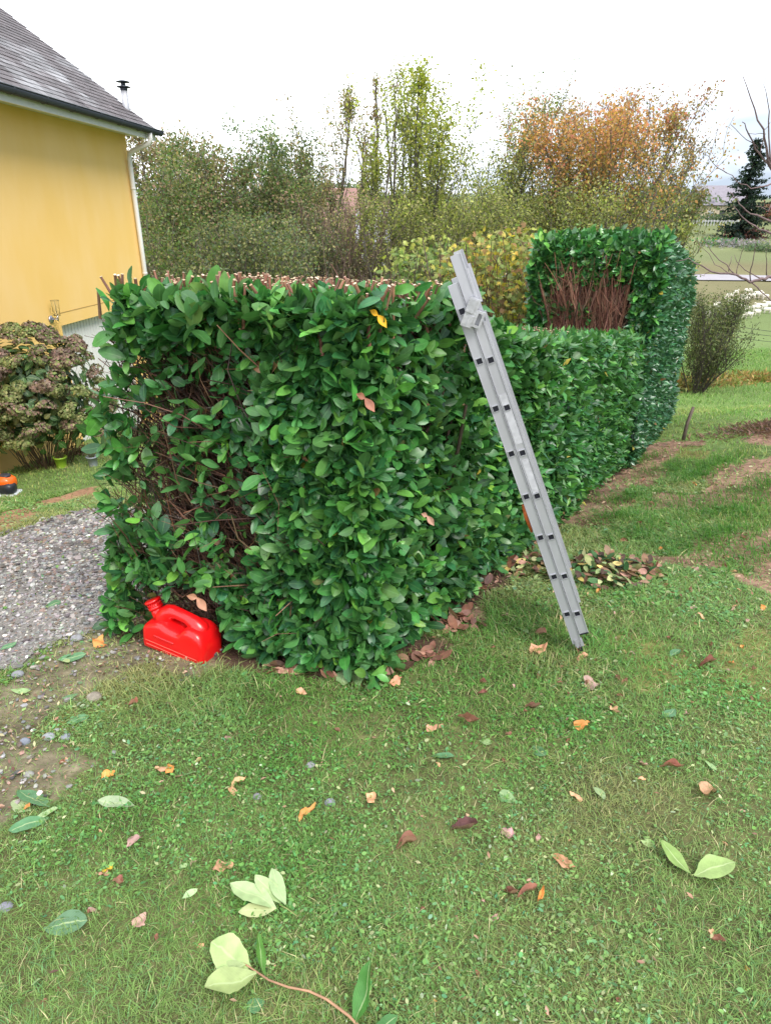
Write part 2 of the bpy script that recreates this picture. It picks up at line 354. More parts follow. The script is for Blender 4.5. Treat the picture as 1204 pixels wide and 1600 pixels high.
k=rng.random(n)<dens; x,y=x[k],y[k]; n=len(x); sz=rng.gamma(3,.0040,n)*np.clip(y/3.4,.9,1.8)+.004
cols=pal(n,[(.25,.238,.23),(.17,.165,.165),(.34,.32,.30),(.20,.15,.12),(.10,.09,.085),(.48,.455,.42)],.2,p=[.28,.24,.16,.14,.12,.06])
for i in range(4):
    q=np.arange(n)%4==i
    G.inst(stone_tpl(i),rotz(rng.uniform(0,6.3,q.sum()),sz[q]*1.15,sz[q]*.85,sz[q]*.8,.25),np.stack([x[q],y[q],T(x[q],y[q])+.008+sz[q]*.1],1),cols[q])
o=G.obj('gravel',M_stone,smooth=False); tag(o,'loose grey gravel covering the driveway','gravel',kind='stuff')
# ------------------------------------------------------------------ grass (uncountable)
blade=(np.array([(-.5,0,0),(.5,0,0),(-.38,.0,.5),(.38,.0,.5),(0,.0,1.)],float),[[0,1,3,2],[2,3,4]],np.zeros((5,3)))
def blades(G,x,y,h,wd,lean,cols,z=None):
    n=len(x); a=rng.uniform(0,6.283,n); V=np.zeros((n,3,3)); c,s=np.cos(a),np.sin(a)
    V[:,0,0]=c*wd; V[:,1,0]=s*wd; V[:,0,2]=-s*h*lean; V[:,1,2]=c*h*lean; V[:,2,2]=h
    z=T(x,y) if z is None else z
    tv=blade[0]; P=np.stack([x,y,z],1)
    W=np.einsum('nij,kj->nki',V,tv)+P[:,None,:]
    # droop of the tip
    W[:,4,:]+=np.stack([-s*h*lean*.5,c*h*lean*.5,-h*.18*lean],1)
    lo=np.array([0,1,3,2,2,3,4]); L=(lo[None,:]+(np.arange(n)*5)[:,None]).ravel()
    G.add(W.reshape(-1,3),L,np.tile([4,3],n),np.repeat(cols,5,0))
def lawn_cols(x,y,n):
    dry=sst(vn(x,y,0,2.3,40)+.5*vn(x,y,0,7,41)+rng.normal(size=n)*.4,-.25,1.0)
    lush=sst(vn(x,y,2,1.6,42)+.4*vn(x,y,0,5,43),.0,1.0)
    hed=np.exp(-((x-.9)**2/.5+(y-2.9)**2/.5)); lush=np.clip(lush+hed,0,1)*(1-.6*sst(y,4,6))
    a=np.array([.20,.305,.09]); b=np.array([.13,.28,.055]); c=np.array([.38,.32,.15])
    col=a[None]*(1-lush[:,None])+b[None]*lush[:,None]
    col=col*(1-.65*dry[:,None])+c[None]*.65*dry[:,None]
    k=rng.random(n); col[k<.06]=[.50,.44,.24]; col[k>.88]*=np.array([.75,1.0,1.3])
    return np.clip(col*(1+rng.normal(size=(n,1))*.22),.01,.8)
G=Geo(); n=480000; x,y=scatter_view(n,.75,7.0,-.55,.72,1.5)
g_,so_,st_,d_,un_,mo_=zone_masks(x,y)
keep=np.where(g_,.0,np.where(so_,.22,np.where(d_,.12,np.where(un_,.10,np.where(mo_,.62,1.)))))
keep*=np.where(st_,.02,1)
bare=sst(vn(x,y,0,3.1,44)+.6*vn(x,y,0,9,45),.35,1.3); keep*=1-.45*bare
k=rng.random(n)<keep; x,y=x[k],y[k]; n=len(x)
tall=np.exp(-((x+.9)**2/.25+(y-2.45)**2/.05))+.8*np.exp(-((x-.95)**2/.3+(y-2.85)**2/.3))+.35*sst(vn(x,y,0,4.2,46),.5,1.4)
h=(.010+.019*rng.random(n)**1.3+.045*tall*rng.random(n)+.018*(rng.random(n)<.05))*np.clip(y/3.0,.9,1.5); wd=(.0018+.0024*rng.random(n)**1.5)*np.clip(y/2.1,.85,4)
blades(G,x,y,h,wd,rng.uniform(.2,1.6,n),lawn_cols(x,y,n))
o=G.obj('lawn_grass',M_grass); tag(o,'short green lawn grass with straw coloured blades','grass',kind='stuff')
# clover and weed leaves between the blades
clov=(np.array([(0,-.5,0),(.42,-.12,.06),(.36,.28,.1),(0,.55,.06),(-.36,.28,.1),(-.42,-.12,.06)],float),[[0,1,2,3],[0,3,4,5]],np.zeros((6,3)))
G=Geo(); n=270000; x,y=scatter_view(n,.75,6.5,-.5,.72,1.5); g_,so_,st_,d_,un_,mo_=zone_masks(x,y)
f=sst(vn(x,y,0,3.3,50)+.5*vn(x,y,1,10,51),-.5,.9); keep=np.where(g_|un_|d_,.02,np.where(so_,.10,f)); k=rng.random(n)<keep; x,y=x[k],y[k]; n=len(x)
sz=(.006+.016*rng.random(n)**2.2)*np.clip(y/2,.9,2.2); L=nrm(np.stack([rng.normal(size=n),rng.normal(size=n),rng.normal(size=n)*.25],1)); Nn=np.stack([rng.normal(size=n)*.35,rng.normal(size=n)*.35,np.ones(n)],1)
c=lawn_cols(x,y,n)*np.array([.82,1.0,.95]); kk=rng.random(n)<.22; c[kk]*=np.array([.95,1.03,1.35]); 
G.inst(clov,frames(L,Nn,sz,sz*rng.uniform(.35,.8,n)),np.stack([x,y,T(x,y)+.006+.016*rng.random(n)],1),c)
o=G.obj('clover_and_weeds',M_grass); tag(o,'small clover and weed leaves growing through the lawn','ground cover',kind='stuff')
# coarse grass further off
G=Geo(); n=230000; x,y=scatter_view(n,5.,34,-.45,.75,1.5); g_,so_,st_,d_,un_,mo_=zone_masks(x,y)
s_,w_=hedge_sw(x,y); inh=(s_>-.1)&(s_<9.6)&(w_>-.1)&(w_<HW)
keep=np.where(g_|st_|inh,0,np.where(d_&(y<13),.08,1.)); k=rng.random(n)<keep; x,y=x[k],y[k]; n=len(x)
h=(.02+.035*rng.random(n)+.05*sst(vn(x,y,0,2.2,47),.1,1)*(x>1))*np.clip(y/8,.9,2.6); wd=.006*np.clip(y/7,.8,5)
fc=pal(n,[(.17,.29,.07),(.20,.31,.08),(.26,.32,.11),(.15,.25,.07)],.15); nearc=lawn_cols(x,y,n)*np.array([1.,1.05,.8]); t=sst(y,11,14)[:,None]
blades(G,x,y,h,wd,rng.uniform(.2,1.4,n),nearc*(1-t)+fc*t)
o=G.obj('meadow_grass',M_grass); tag(o,'longer grass of the slope and meadow beyond the garden','grass',kind='stuff')
# long lying tussocks right of the hedge
G=Geo(); tus=[(1000,720,.9),(1040,735,1.),(1120,725,1.),(1090,745,.8),(1060,790,1.2),(1110,800,1.),(1150,820,1.4),(1130,838,1.2),(1090,850,1.),(980,780,.8),(960,810,.8),(1180,790,1.),(1170,870,1.),(1010,830,.9),(1190,760,.8)]
for px_,py_,q in tus:
    p=gp(px_,py_); n=380; a=rng.normal(size=(n,2))*np.array([.26,.14])*q; x=p[0]+a[:,0]; y=p[1]+a[:,1]+a[:,0]*.5
    h=.05+.07*rng.random(n); L=nrm(np.stack([np.full(n,-.8)+rng.normal(size=n)*.3,-.45+rng.normal(size=n)*.3,.35+.3*rng.random(n)],1))
    bl=(np.array([(-.5,0,0),(.5,0,0),(-.3,.5,.14),(.3,.5,.14),(0,1,.05)],float),[[0,1,3,2],[2,3,4]],np.zeros((5,3)))
    G.inst(bl,frames(L,np.stack([np.zeros(n),np.zeros(n),np.ones(n)],1),h*1.7,.007),np.stack([x,y,T(x,y)+.01],1),pal(n,[(.12,.26,.08),(.17,.31,.08),(.11,.23,.08)],.2))
o=G.obj('grass_tussocks',M_grass); tag(o,'long flattened dark green grass clumps on the bank','grass',kind='stuff')
# ------------------------------------------------------------------ loose litter (uncountable)
bit=leaf_tpl(.5,(.3,1,.15),.25,.12)
G=Geo(); n=60000; x,y=scatter_view(n,.8,12,-.3,.72,.4); g_,so_,st_,d_,un_,mo_=zone_masks(x,y); s_,w_=hedge_sw(x,y)
keep=np.where(d_,.30,np.where(un_&(w_<.25),.5,np.where(so_,.30,np.where(g_,.02,np.where(x>1.6,.035,.012)))))
k=rng.random(n)<keep; x,y=x[k],y[k]; n=len(x); sz=(.012+.022*rng.random(n))*np.clip(y/4,.7,1.6)
L=nrm(np.stack([rng.normal(size=n),rng.normal(size=n),rng.normal(size=n)*.2],1)); Nn=np.stack([rng.normal(size=n)*.4,rng.normal(size=n)*.4,np.ones(n)],1)
G.inst(bit,frames(L,Nn,sz),np.stack([x,y,T(x,y)+.012+.012*rng.random(n)],1),pal(n,[(.30,.17,.11),(.20,.11,.07),(.42,.27,.19),(.38,.36,.20),(.14,.07,.05)],.2))
o=G.obj('leaf_litter',M_dry); tag(o,'small scraps of dead leaves and hedge trimmings on the ground','leaf litter',kind='stuff')
LAUREL=leaf_tpl(.44,(.10,.62,.93,1.0,.84,.22),.15,-.18,wave=.006); LAUREL2=leaf_tpl(.48,(.10,.68,.98,1.0,.80,.20),.06,.12,wave=.012); LCUT=leaf_tpl(.46,(.12,.72,1.0,.95),.12,-.08,cut=.55); LF=leaf_tpl(.44,(.2,1.0,.1),.14,-.1)
# heap of clippings by the ladder, plus the little heaps along the hedge foot
def heap(name,label,spots):
    G=Geo()
    for (px_,py_,rx,ry,h,n,pl) in spots:
        c=gp(px_,py_); a=rng.uniform(0,6.283,n); r=np.sqrt(rng.random(n)); x=c[0]+rx*r*np.cos(a); y=c[1]+ry*r*np.sin(a)
        z=T(x,y)+.012+h*(1-r**2)*rng.uniform(.5,1.1,n); sz=rng.uniform(.05,.10,n)
        L=nrm(np.stack([rng.normal(size=n),rng.normal(size=n),rng.normal(size=n)*.4],1)); Nn=np.stack([rng.normal(size=n)*.55,rng.normal(size=n)*.55,np.ones(n)],1)
        for i,tp in enumerate((LAUREL,LAUREL2,LCUT)):
            q=np.arange(n)%3==i; G.inst(tp,frames(L[q],Nn[q],sz[q],sz[q]*1.1),np.stack([x,y,z],1)[q],pal(q.sum(),pl,.2))
    o=G.obj(name,M_dry); tag(o,label,'leaf litter',kind='stuff'); return o
BR=[(.26,.11,.07),(.36,.17,.12),(.15,.07,.05),(.45,.25,.18)]
GR=[(.10,.18,.05),(.22,.29,.11),(.36,.38,.18),(.035,.09,.03),(.05,.13,.04),(.50,.38,.12),(.25,.14,.09),(.07,.035,.025)]
heap('clippings_heap','heap of green and yellowing leaf clippings behind the ladder',[(920,900,.38,.28,.10,330,GR+[(.12,.06,.04)]),(965,893,.30,.22,.08,160,GR+BR),(830,885,.32,.24,.05,150,GR+BR)])
heap('dead_leaf_drift','red brown dead leaves drifted along the hedge foot',[(712,975,.12,.13,.03,60,BR),(735,918,.12,.10,.03,40,BR),(770,880,.16,.12,.03,50,BR),(800,850,.2,.15,.02,60,BR),(660,1030,.10,.06,.02,22,BR),(480,1050,.2,.07,.02,30,BR),(590,1055,.13,.05,.02,20,BR+GR)])
# ------------------------------------------------------------------ hedges
Ps=np.array([-.4,0,.82,.95,1.12,2.1,5.3,5.6]); Pz=np.array([1.66,1.66,1.60,1.54,1.41,1.17,.77,.74])
def ztop(s): return np.interp(s,Ps,Pz)
def ground_hw(s,w): p=hp(s,w); return T(p[...,0],p[...,1])
DK=[(.026,.105,.028),(.042,.165,.040),(.060,.215,.046),(.105,.28,.05),(.034,.135,.05),(.05,.185,.038)]
def shoots(G,P,O,k,lm,palette,far=False,up=.55,spread=.45,pp=None):
    "whorls of leaves round shoot tips at P that point along O"
    n=len(P); ax=nrm(O*.75+np.array([0,0,up])+rng.normal(size=(n,3))*spread)
    ref=nrm(np.cross(ax,rng.normal(size=(n,3)))); r2=np.cross(ax,ref)
    Ls=[];Ns=[];Bs=[];Cs=[];Sz=[]; tone=(1+rng.normal(size=(n,1))*.2)
    for i in range(k):
        ph=i*2.4+rng.normal(size=n)*.3; a=np.radians(rng.uniform(30,85,n)) if i<k-1 else np.radians(rng.uniform(5,30,n))
        d=ref*np.cos(ph)[:,None]+r2*np.sin(ph)[:,None]; L=nrm(ax*np.cos(a)[:,None]+d*np.sin(a)[:,None]+np.array([0,0,-.12]))
        Ls.append(L); Ns.append(nrm(ax*np.sin(a)[:,None]-d*np.cos(a)[:,None]+np.array([0,0,.25])+O*.25)); Bs.append(P-ax*(.014*(k-i))[...,None] if False else P-ax*.014*(k-i))
        Sz.append(lm*rng.uniform(.5,1.22,n)*(1-.0*i)); cc=pal(n,palette,.15,pp)*tone; od=rng.random(n); cc[od<.002]=[.45,.36,.06]; cc[(od>.018)&(od<.024)]=[.26,.13,.06]; cc[(od>.024)&(od<.08)]*=np.array([1.7,1.4,1.1]); Cs.append(cc)
    L=np.concatenate(Ls);Nn=np.concatenate(Ns);B=np.concatenate(Bs);C=np.clip(np.concatenate(Cs),.005,.6);S=np.concatenate(Sz)
    r=rng.random(len(L)); g=np.linalg.norm(np.cross(L,Nn),axis=1)>.05
    sel=[(LF,g)] if far else [(LAUREL,g&(r<.5)),(LAUREL2,g&(r>=.5)&(r<.82)),(LCUT,g&(r>=.82))]
    for tp,q in sel: G.inst(tp,frames(L[q],Nn[q],S[q],S[q]*rng.uniform(.8,1.38,q.sum())),B[q],C[q])
def H3(v): return np.array([v[0],v[1],0.])
FN=nrm(np.array([-HD[0]-.2*HN[0]*-1*-1,-HD[1],0.])); FN=nrm(np.array([-HD[0]+.2*(-HN[0])*-1*0,-HD[1],0]))
RN=H3(HN); LN=-RN; UP=np.array([0,0,1.])
hedge=thing('clipped_hedge','clipped laurel hedge with bare brown twigs showing in its near end','hedge',(HO[0],HO[1],float(T(*HO))))
G=Geo()
# front face
CANC=gp(275,1028)+np.array([0,.08,.13])
n=1800; w_=rng.uniform(.0,HW,n*2); t=rng.random(n*2); dep=rng.exponential(.055,n*2)
zt=1.60; gz=ground_hw(-.2*w_,w_); z=gz+.05+(zt-gz-.05)*t
thin=1.03*sst(w_,.38,.68)*(1-.45*sst(w_,1.34,1.5))*sst(z,.16,.42)*(1-.8*sst(z,1.34,1.52)); thin=np.maximum(thin,.45*sst(w_,.2,.5)); thin=np.clip(thin*(1+.16*vn(w_,z,0,22,63)+.06*vn(w_,z,0,5,64)),.34,.965)
k=rng.random(n*2)>thin; k&=rng.random(n*2)<np.where(w_<.55,.95,.9); w_,z,dep=w_[k],z[k],dep[k]
sk=np.clip(.35-(z-ground_hw(-.2*w_,w_)),0,1)*.45     # skirt of low shoots hangs forward
tap=(.26*np.clip(z/1.6,0,1)**1.5+.03)*(w_/HW)**1.5
s_=-.2*w_+dep+.035*vn(w_,z,0,6,60)-sk*.35; w2=w_*(1-.0)-tap*1.6+(w_>1.3)*.03
P=hp(s_,w2,z); P=P[(np.abs(P-CANC)/np.array([.27,.30,.24])).max(1)>1]; shoots(G,P,np.tile(FN,(len(P),1)),5,.092,DK,up=.35,spread=.55)
# loose leaves left on the thinned end
n=170; w_=rng.uniform(.42,HW-.02,n); z=rng.uniform(.15,1.45,n); tap=(.26*np.clip(z/1.6,0,1)**1.5+.03)*(w_/HW)**1.5
P=hp(-.2*w_+.02+rng.exponential(.05,n),w_-tap*1.6,z+ground_hw(w_*0,w_)*(1-z/1.6)); P=P[(np.abs(P-CANC)/np.array([.27,.30,.24])).max(1)>1]; shoots(G,P,np.tile(FN,(len(P),1)),2,.080,DK,up=.3,spread=.8)
# right face (near part)
n=1500; s_=rng.uniform(-.08,2.2,n); t=rng.random(n)**.95; dep=rng.exponential(.05,n); gz=ground_hw(s_,0*s_); z=gz+.05+(ztop(s_)-gz-.05)*t
bul=.05*vn(s_,z,0,3,61)+.06*np.clip(.4-(z-gz),0,1)*2
P=hp(s_,dep-bul,z); shoots(G,P,np.tile(RN,(n,1)),5,.088,DK+[(.10,.24,.04)],up=.5,spread=.4)
n=2300; s_=rng.uniform(2.0,5.75,n); t=rng.random(n)**.95; dep=rng.exponential(.06,n); gz=ground_hw(s_,0*s_); z=gz+.03+(ztop(s_)-gz-.03)*t
P=hp(s_,dep-.04*vn(s_,z,0,3,61)-.05,z); shoots(G,P,np.tile(RN,(n,1)),5,.095,DK+[(.06,.17,.035)],up=.45,spread=.5,far=True)
# back filling so the long side is dense
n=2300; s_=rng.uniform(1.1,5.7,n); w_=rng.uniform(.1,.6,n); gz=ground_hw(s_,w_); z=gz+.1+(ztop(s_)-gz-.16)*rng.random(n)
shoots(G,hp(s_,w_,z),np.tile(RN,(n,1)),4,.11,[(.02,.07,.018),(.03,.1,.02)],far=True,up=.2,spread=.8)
# left side and top
n=900; s_=rng.uniform(-.3,5.6,n)**1.0; t=rng.random(n); gz=ground_hw(s_,0*s_+HW); z=gz+.08+(ztop(s_)-gz-.08)*t; k=(s_>1.0)|((s_<.12)&(rng.random(n)<.5))|(rng.random(n)<.15); s_,z=s_[k],z[k]
P=hp(s_,HW-rng.exponential(.06,len(s_))-(.32*np.clip(z/1.6,0,1)**1.5+.05)*(s_<1.4)-.03,z); shoots(G,P,np.tile(LN,(len(P),1)),5,.10,DK+[(.10,.24,.04)],up=.3,spread=.5)
n=560; s_=rng.uniform(-.12,.95,n); w_=rng.uniform(-.02,HW-.44,n); front=s_<.15; k=front|(rng.random(n)<.5); s_,w_=s_[k],w_[k]
P=hp(s_-.2*w_*(s_<.2),w_,ztop(s_)-.05-rng.exponential(.03,len(s_))); shoots(G,P,np.tile(UP,(len(P),1)),5,.088,DK+[(.10,.22,.05)],up=.2,spread=.7)
n=180; s_=rng.uniform(-.04,.06,n); w_=rng.uniform(0,HW-.42,n); P=hp(s_-.2*w_,w_,ztop(s_)-.07+.03*rng.random(n)); shoots(G,P,np.tile(nrm(FN+UP*.6),(n,1)),4,.088,DK+[(.10,.22,.05),(.13,.25,.07)],up=.6,spread=.6)
n=900; s_=rng.uniform(.9,5.6,n); w_=np.where(rng.random(n)<.6,rng.uniform(-.03,.16,n),rng.uniform(0,HW,n)); P=hp(s_,w_,ztop(s_)-rng.exponential(.03,n)); shoots(G,P,np.tile(UP,(n,1)),4,.085,DK+[(.10,.24,.04)],up=.3,spread=.7,far=True)
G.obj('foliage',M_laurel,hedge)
# stems and twigs
def twigs(G,P0,D,Ln,r,seg=3,cols=None,droop=.0,sides=4,wob=.12):
    n=len(P0); p=P0.copy(); d=nrm(D); ends=[p]
    for i in range(seg):
        d=nrm(d+rng.normal(size=(n,3))*wob+np.array([0,0,-droop])); q=p+d*(Ln/seg)[:,None]
        G.tubes(p,q,r*(1-i/seg*.55),r*(1-(i+1)/seg*.55),sides,cols); p=q; ends.append(p)
    return p,d,ends
BK=[(.075,.032,.022),(.11,.05,.032),(.045,.025,.018),(.17,.08,.045)]
G=Geo(); Gc=Geo()
n=46; s0=rng.uniform(.15,1.0,n); w0=rng.uniform(.2,HW-.3,n); P0=hp(s0,w0,ground_hw(s0,w0)-.03); D=np.stack([rng.normal(size=n)*.08,rng.normal(size=n)*.08,np.ones(n)],1)
D[:,:2]+=np.outer((w0-.7)*.18,-HN)+HD*.08
e,d,ends=twigs(G,P0,D,rng.uniform(1.2,1.6,n),rng.uniform(.010,.020,n),6,pal(n,[(.09,.05,.035),(.065,.042,.03)]),sides=6,wob=.04)
for lvl,(k,l0,l1,r0) in enumerate(((7,.35,.8,.0065),(6,.2,.45,.0038))):
    Ea=[];
    for en in ends[1:]: Ea.append(en)
    E=np.concatenate(Ea); m=min(len(E)*k,3600 if lvl==0 else 12000); E=E[rng.integers(0,len(E),m)]+rng.normal(size=(m,3))*.02
    D=np.stack([rng.normal(size=m)*.6,rng.normal(size=m)*.6,rng.uniform(.1,1.2,m)],1)+FN*.35+LN*.25
    sE,wE=hedge_sw(E[:,0],E[:,1]); k2=(E[:,2]<1.5)&(wE>.18)&(wE<HW-.25)&(sE>.05)&(sE<1.2); E,D=E[k2],D[k2]; m=len(E)
    L_=rng.uniform(l0,l1,m); tip=E+nrm(D)*L_[:,None]; L_=np.where(tip[:,2]>1.62,np.clip((1.60-E[:,2])/np.maximum(nrm(D)[:,2],.2),.05,L_),L_)
    ss,ww=hedge_sw(*(E+nrm(D)*L_[:,None])[:,:2].T); k3=(ss>-.2*ww+.035)&(ww<HW-.28)&(ww>.14)&(ss<1.3); E,D,L_=E[k3],D[k3],L_[k3]; m=len(E)
    e,d,ends=twigs(G,E,D,L_,np.full(m,r0)*rng.uniform(.6,1.3,m),3,pal(m,BK,.2),wob=.07)
    if lvl==0:
        q=rng.random(m)<.3
        G.tubes(e[q],e[q]+d[q]*.004,.0035,.003,5,(.62,.42,.26),cap=True)
# the thinned end: masses of fine brown twigs, mostly rising towards the drive
for m,r0,l0,l1 in ((2600,.0042,.22,.6),(9000,.0021,.10,.34)):
    ww=rng.uniform(.35,1.42,m); ss=-.2*ww+.05+rng.random(m)**1.3*.75; zz=rng.uniform(.05,1.45,m)*(1-.0*ww); ww=np.minimum(ww,HW-.1-.26*np.clip(zz/1.6,0,1)**1.5); E=hp(ss,ww,zz+ground_hw(ss,ww)*(1-zz/1.6))
    D=np.outer(rng.normal(size=m)*.35+.35,-HN); D=np.concatenate([D,np.zeros((m,1))],1)+np.outer(rng.normal(size=m)*.35-.12,H3(HD))+np.outer(rng.uniform(.15,1.1,m),UP)
    L_=rng.uniform(l0,l1,m); L_=np.where(E[:,2]+nrm(D)[:,2]*L_>1.56,.08,L_)
    tp_=E+nrm(D)*L_[:,None]; s2,w2_=hedge_sw(tp_[:,0],tp_[:,1]); kk=(w2_<HW+.0-.26*np.clip(tp_[:,2]/1.6,0,1)**1.5)&(w2_>.2)&(s2>-.2*w2_-.02); E,D,L_=E[kk],D[kk],L_[kk]; m=len(E)
    twigs(G,E,D,L_,r0*rng.uniform(.5,1.5,m),3,pal(m,BK+[(.20,.11,.07),(.13,.10,.08)],.25),sides=3,wob=.22)
# stems of the long part
n=420; s0=rng.uniform(1.,5.6,n); w0=rng.uniform(.3,HW-.3,n); g0=ground_hw(s0,w0); P0=hp(s0,w0,g0); D=np.stack([rng.normal(size=n)*.07,rng.normal(size=n)*.07,np.ones(n)],1)
twigs(G,P0,D,(ztop(s0)-g0)*.93,rng.uniform(.006,.014,n),4,pal(n,BK),sides=4,wob=.06)
G.obj('stems',M_twig,hedge)
# cut stubs on the top
n=700; s0=rng.uniform(-.04,1.0,n); w0=rng.uniform(.02,HW-.25,n); k=rng.random(n)<.8; s0,w0=s0[k],w0[k]; s0=np.where(s0<.1,s0-.2*w0*.8,s0); n=len(s0)
zt=ztop(s0)+rng.uniform(-.035,.03,n); A=hp(s0,w0,zt-rng.uniform(.08,.22,n)); B=hp(s0,w0,zt); B[:,:2]+=rng.normal(size=(n,2))*.04
G=Geo(); G.tubes(A,B,.008,rng.uniform(.004,.0075,n),6,pal(n,[(.26,.12,.075),(.18,.09,.055)],.15)); dd=nrm(B-A)
G.tubes(B,B+dd*.0025,.0072,.0068,6,pal(n,[(.62,.45,.30),(.50,.32,.2),(.68,.55,.38)],.08),cap=True)
n=900; s0=rng.uniform(1.,5.6,n); w0=rng.uniform(.05,HW-.1,n); zt=ztop(s0)+rng.uniform(-.02,.015,n); A=hp(s0,w0,zt-.12); B=hp(s0,w0,zt)
G.tubes(A,B,.007,.006,4,pal(n,[(.28,.14,.09),(.20,.10,.06)],.15)); G.tubes(B,B+np.array([0,0,.003]),.008,.007,5,(.55,.40,.27),cap=True)
G.obj('cut_stubs',M_twig,hedge)
# tall, still uncut part
tb=hp(np.array(7.3),np.array(.7)); tall=thing('tall_hedge','tall uncut laurel hedge with a leafy top over exposed reddish stems','hedge',(tb[0],tb[1],float(T(*tb))))
S0,S1=5.72,9.15; HT=1.27
def ztall(s): return np.interp(s,[5.6,5.9,6.6,9.3],[1.60,1.74,1.68,1.36])
G=Geo()
n=6200; s_=rng.uniform(S0,S1,n); gz=ground_hw(s_,0*s_); t=rng.random(n); z=gz+.02+(ztall(s_)-gz)*t; rnd=.16*np.clip((t-.88)/.12,0,1)**2+.25*np.clip((s_-S1+.35)/.35,0,1)**2
P=hp(s_,rng.exponential(.05,n)-.13-.035*vn(s_,z,0,4,66)+rnd,z); shoots(G,P,np.tile(RN,(n,1)),5,.085,[(.025,.10,.045),(.04,.14,.055),(.055,.17,.06)],up=.3,spread=.35,far=True)
n=1400; s_=rng.uniform(S0,S1-.1,n); w_=rng.uniform(-.02,HT-.1,n); P=hp(s_,w_,ztall(s_)-rng.exponential(.05,n)-.02+.06*rng.random(n)-.22*sst(w_,HT-.35,HT)**2-.12*(1-sst(w_,-.05,.2))); shoots(G,P,np.tile(UP,(n,1)),5,.10,DK,up=.5,spread=.5,far=True)
n=900; w_=rng.uniform(-.1,HT+.02,n); z=rng.uniform(1.27,1.74,n)-.07*vn(w_,w_*0,0,9,67)-.22*sst(w_,HT-.35,HT)*rng.random(n); dn=rng.random(n)<.9; s_=S0+rng.exponential(.07,n)+.30*np.clip((z-1.5)/.25,0,1)**2-.03
P=hp(s_,w_,z); shoots(G,P,np.tile(FN,(n,1)),5,.115,DK+[(.09,.23,.05),(.05,.17,.04)],up=.9,spread=.4,far=False)
for wlo,whi in ((-.12,.10),(HT-.22,HT+.03)):     # green flanks either side of the bare stems
    n=170; w_=rng.uniform(wlo,whi,n); z=rng.uniform(.75,1.45,n); P=hp(S0+rng.exponential(.06,n),w_,z); shoots(G,P,np.tile(FN,(n,1)),5,.10,DK,up=.5,spread=.4)
n=70; w_=rng.uniform(.1,HT-.2,n); z=rng.uniform(.86,1.02,n); k=np.abs(w_-.75)<.22; P=hp(S0-.03+rng.random(n)*.1,w_,z)[k]; shoots(G,P,np.tile(UP,(len(P),1)),4,.09,DK,up=.5)
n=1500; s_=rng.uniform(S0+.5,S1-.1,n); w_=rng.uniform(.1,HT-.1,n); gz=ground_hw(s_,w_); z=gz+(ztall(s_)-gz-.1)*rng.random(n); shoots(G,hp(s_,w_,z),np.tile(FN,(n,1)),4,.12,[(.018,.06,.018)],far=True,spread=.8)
n=1300; s_=rng.uniform(S0,S1,n); gz=ground_hw(s_,0*s_+HT); z=gz+(ztall(s_)-gz)*rng.random(n); shoots(G,hp(s_,HT-rng.exponential(.05,n)+.02,z),np.tile(LN,(n,1)),4,.10,DK,far=True)
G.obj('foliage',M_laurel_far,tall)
G=Geo(); n=620; w0=rng.uniform(.26,HT-.22,n); s0=S0+.04+rng.exponential(.13,n); P0=hp(s0,w0,.55+.1*rng.random(n)); D=np.stack([rng.normal(size=n)*.08,rng.normal(size=n)*.08,np.ones(n)],1); D[:,:2]+=np.outer((w0-.6)*.10,-HN)
e,d,ends=twigs(G,P0,D,rng.uniform(.7,1.0,n),rng.uniform(.004,.009,n),5,pal(n,[(.22,.095,.065),(.30,.14,.095),(.15,.065,.05),(.36,.20,.14)],.15),wob=.10)
E=np.concatenate(ends[1:4]); m=1500; E=E[rng.integers(0,len(E),m)]; E=E[(hedge_sw(E[:,0],E[:,1])[1]>.2)&(hedge_sw(E[:,0],E[:,1])[1]<HT-.15)]; m=len(E); twigs(G,E,np.stack([rng.normal(size=m)*.3,rng.normal(size=m)*.3-.1,rng.uniform(.4,1,m)],1),rng.uniform(.15,.4,m),rng.uniform(.002,.0035,m),2,pal(m,[(.28,.12,.085),(.40,.24,.17)],.15))
n=160; s0=rng.uniform(S0,S1-.1,n); w0=rng.uniform(0.35,HT-.3,n); g0=ground_hw(s0,w0); twigs(G,hp(s0,w0,g0),np.stack([rng.normal(size=n)*.1,rng.normal(size=n)*.1,np.ones(n)],1),(ztall(s0)-g0)*.85,rng.uniform(.01,.02,n),4,pal(n,BK),wob=.05)
G.obj('stems',M_twig,tall)
# ------------------------------------------------------------------ the yellow house
wd=nrm([-.091,-1.,0]); wn=np.array([-wd[1],wd[0],0.]); wn=wn*np.sign(wn[0]); UPZ=np.array([0,0,1.])
HC=np.array([-.342*14,14.,0]); AX=[wd,wn,UPZ]      # t along the wall towards the viewer, n outward, z up
house=thing('yellow_house','yellow rendered house with slate roof and white garage door','house',(HC[0],HC[1],float(T(HC[0],HC[1]))))
EZ=3.33; DT0,DT1,DTOP=.78,3.27,.36; LEN=12.6; WID=8.0
M_render=surf('yellow_render',(.92,.59,.19),.85,spec=.2,ns=1.6,var=.04,bump=.35,bs=160,stretch=(1,1,.45),col2=(.90,.60,.24))
G=Geo(); B=-3.2
G.box(HC,AX,(0,-.3,B),(DT0,0,EZ)); G.box(HC,AX,(DT1,-.3,B),(LEN,0,EZ)); G.box(HC,AX,(DT0,-.3,DTOP),(DT1,0,EZ))
G.box(HC,AX,(LEN-.3,-WID,B),(LEN,-.3,EZ)); G.box(HC,AX,(0,-WID,B),(.3,-.3,EZ)); G.box(HC,AX,(.3,-WID,B),(LEN-.3,-WID+.3,EZ))
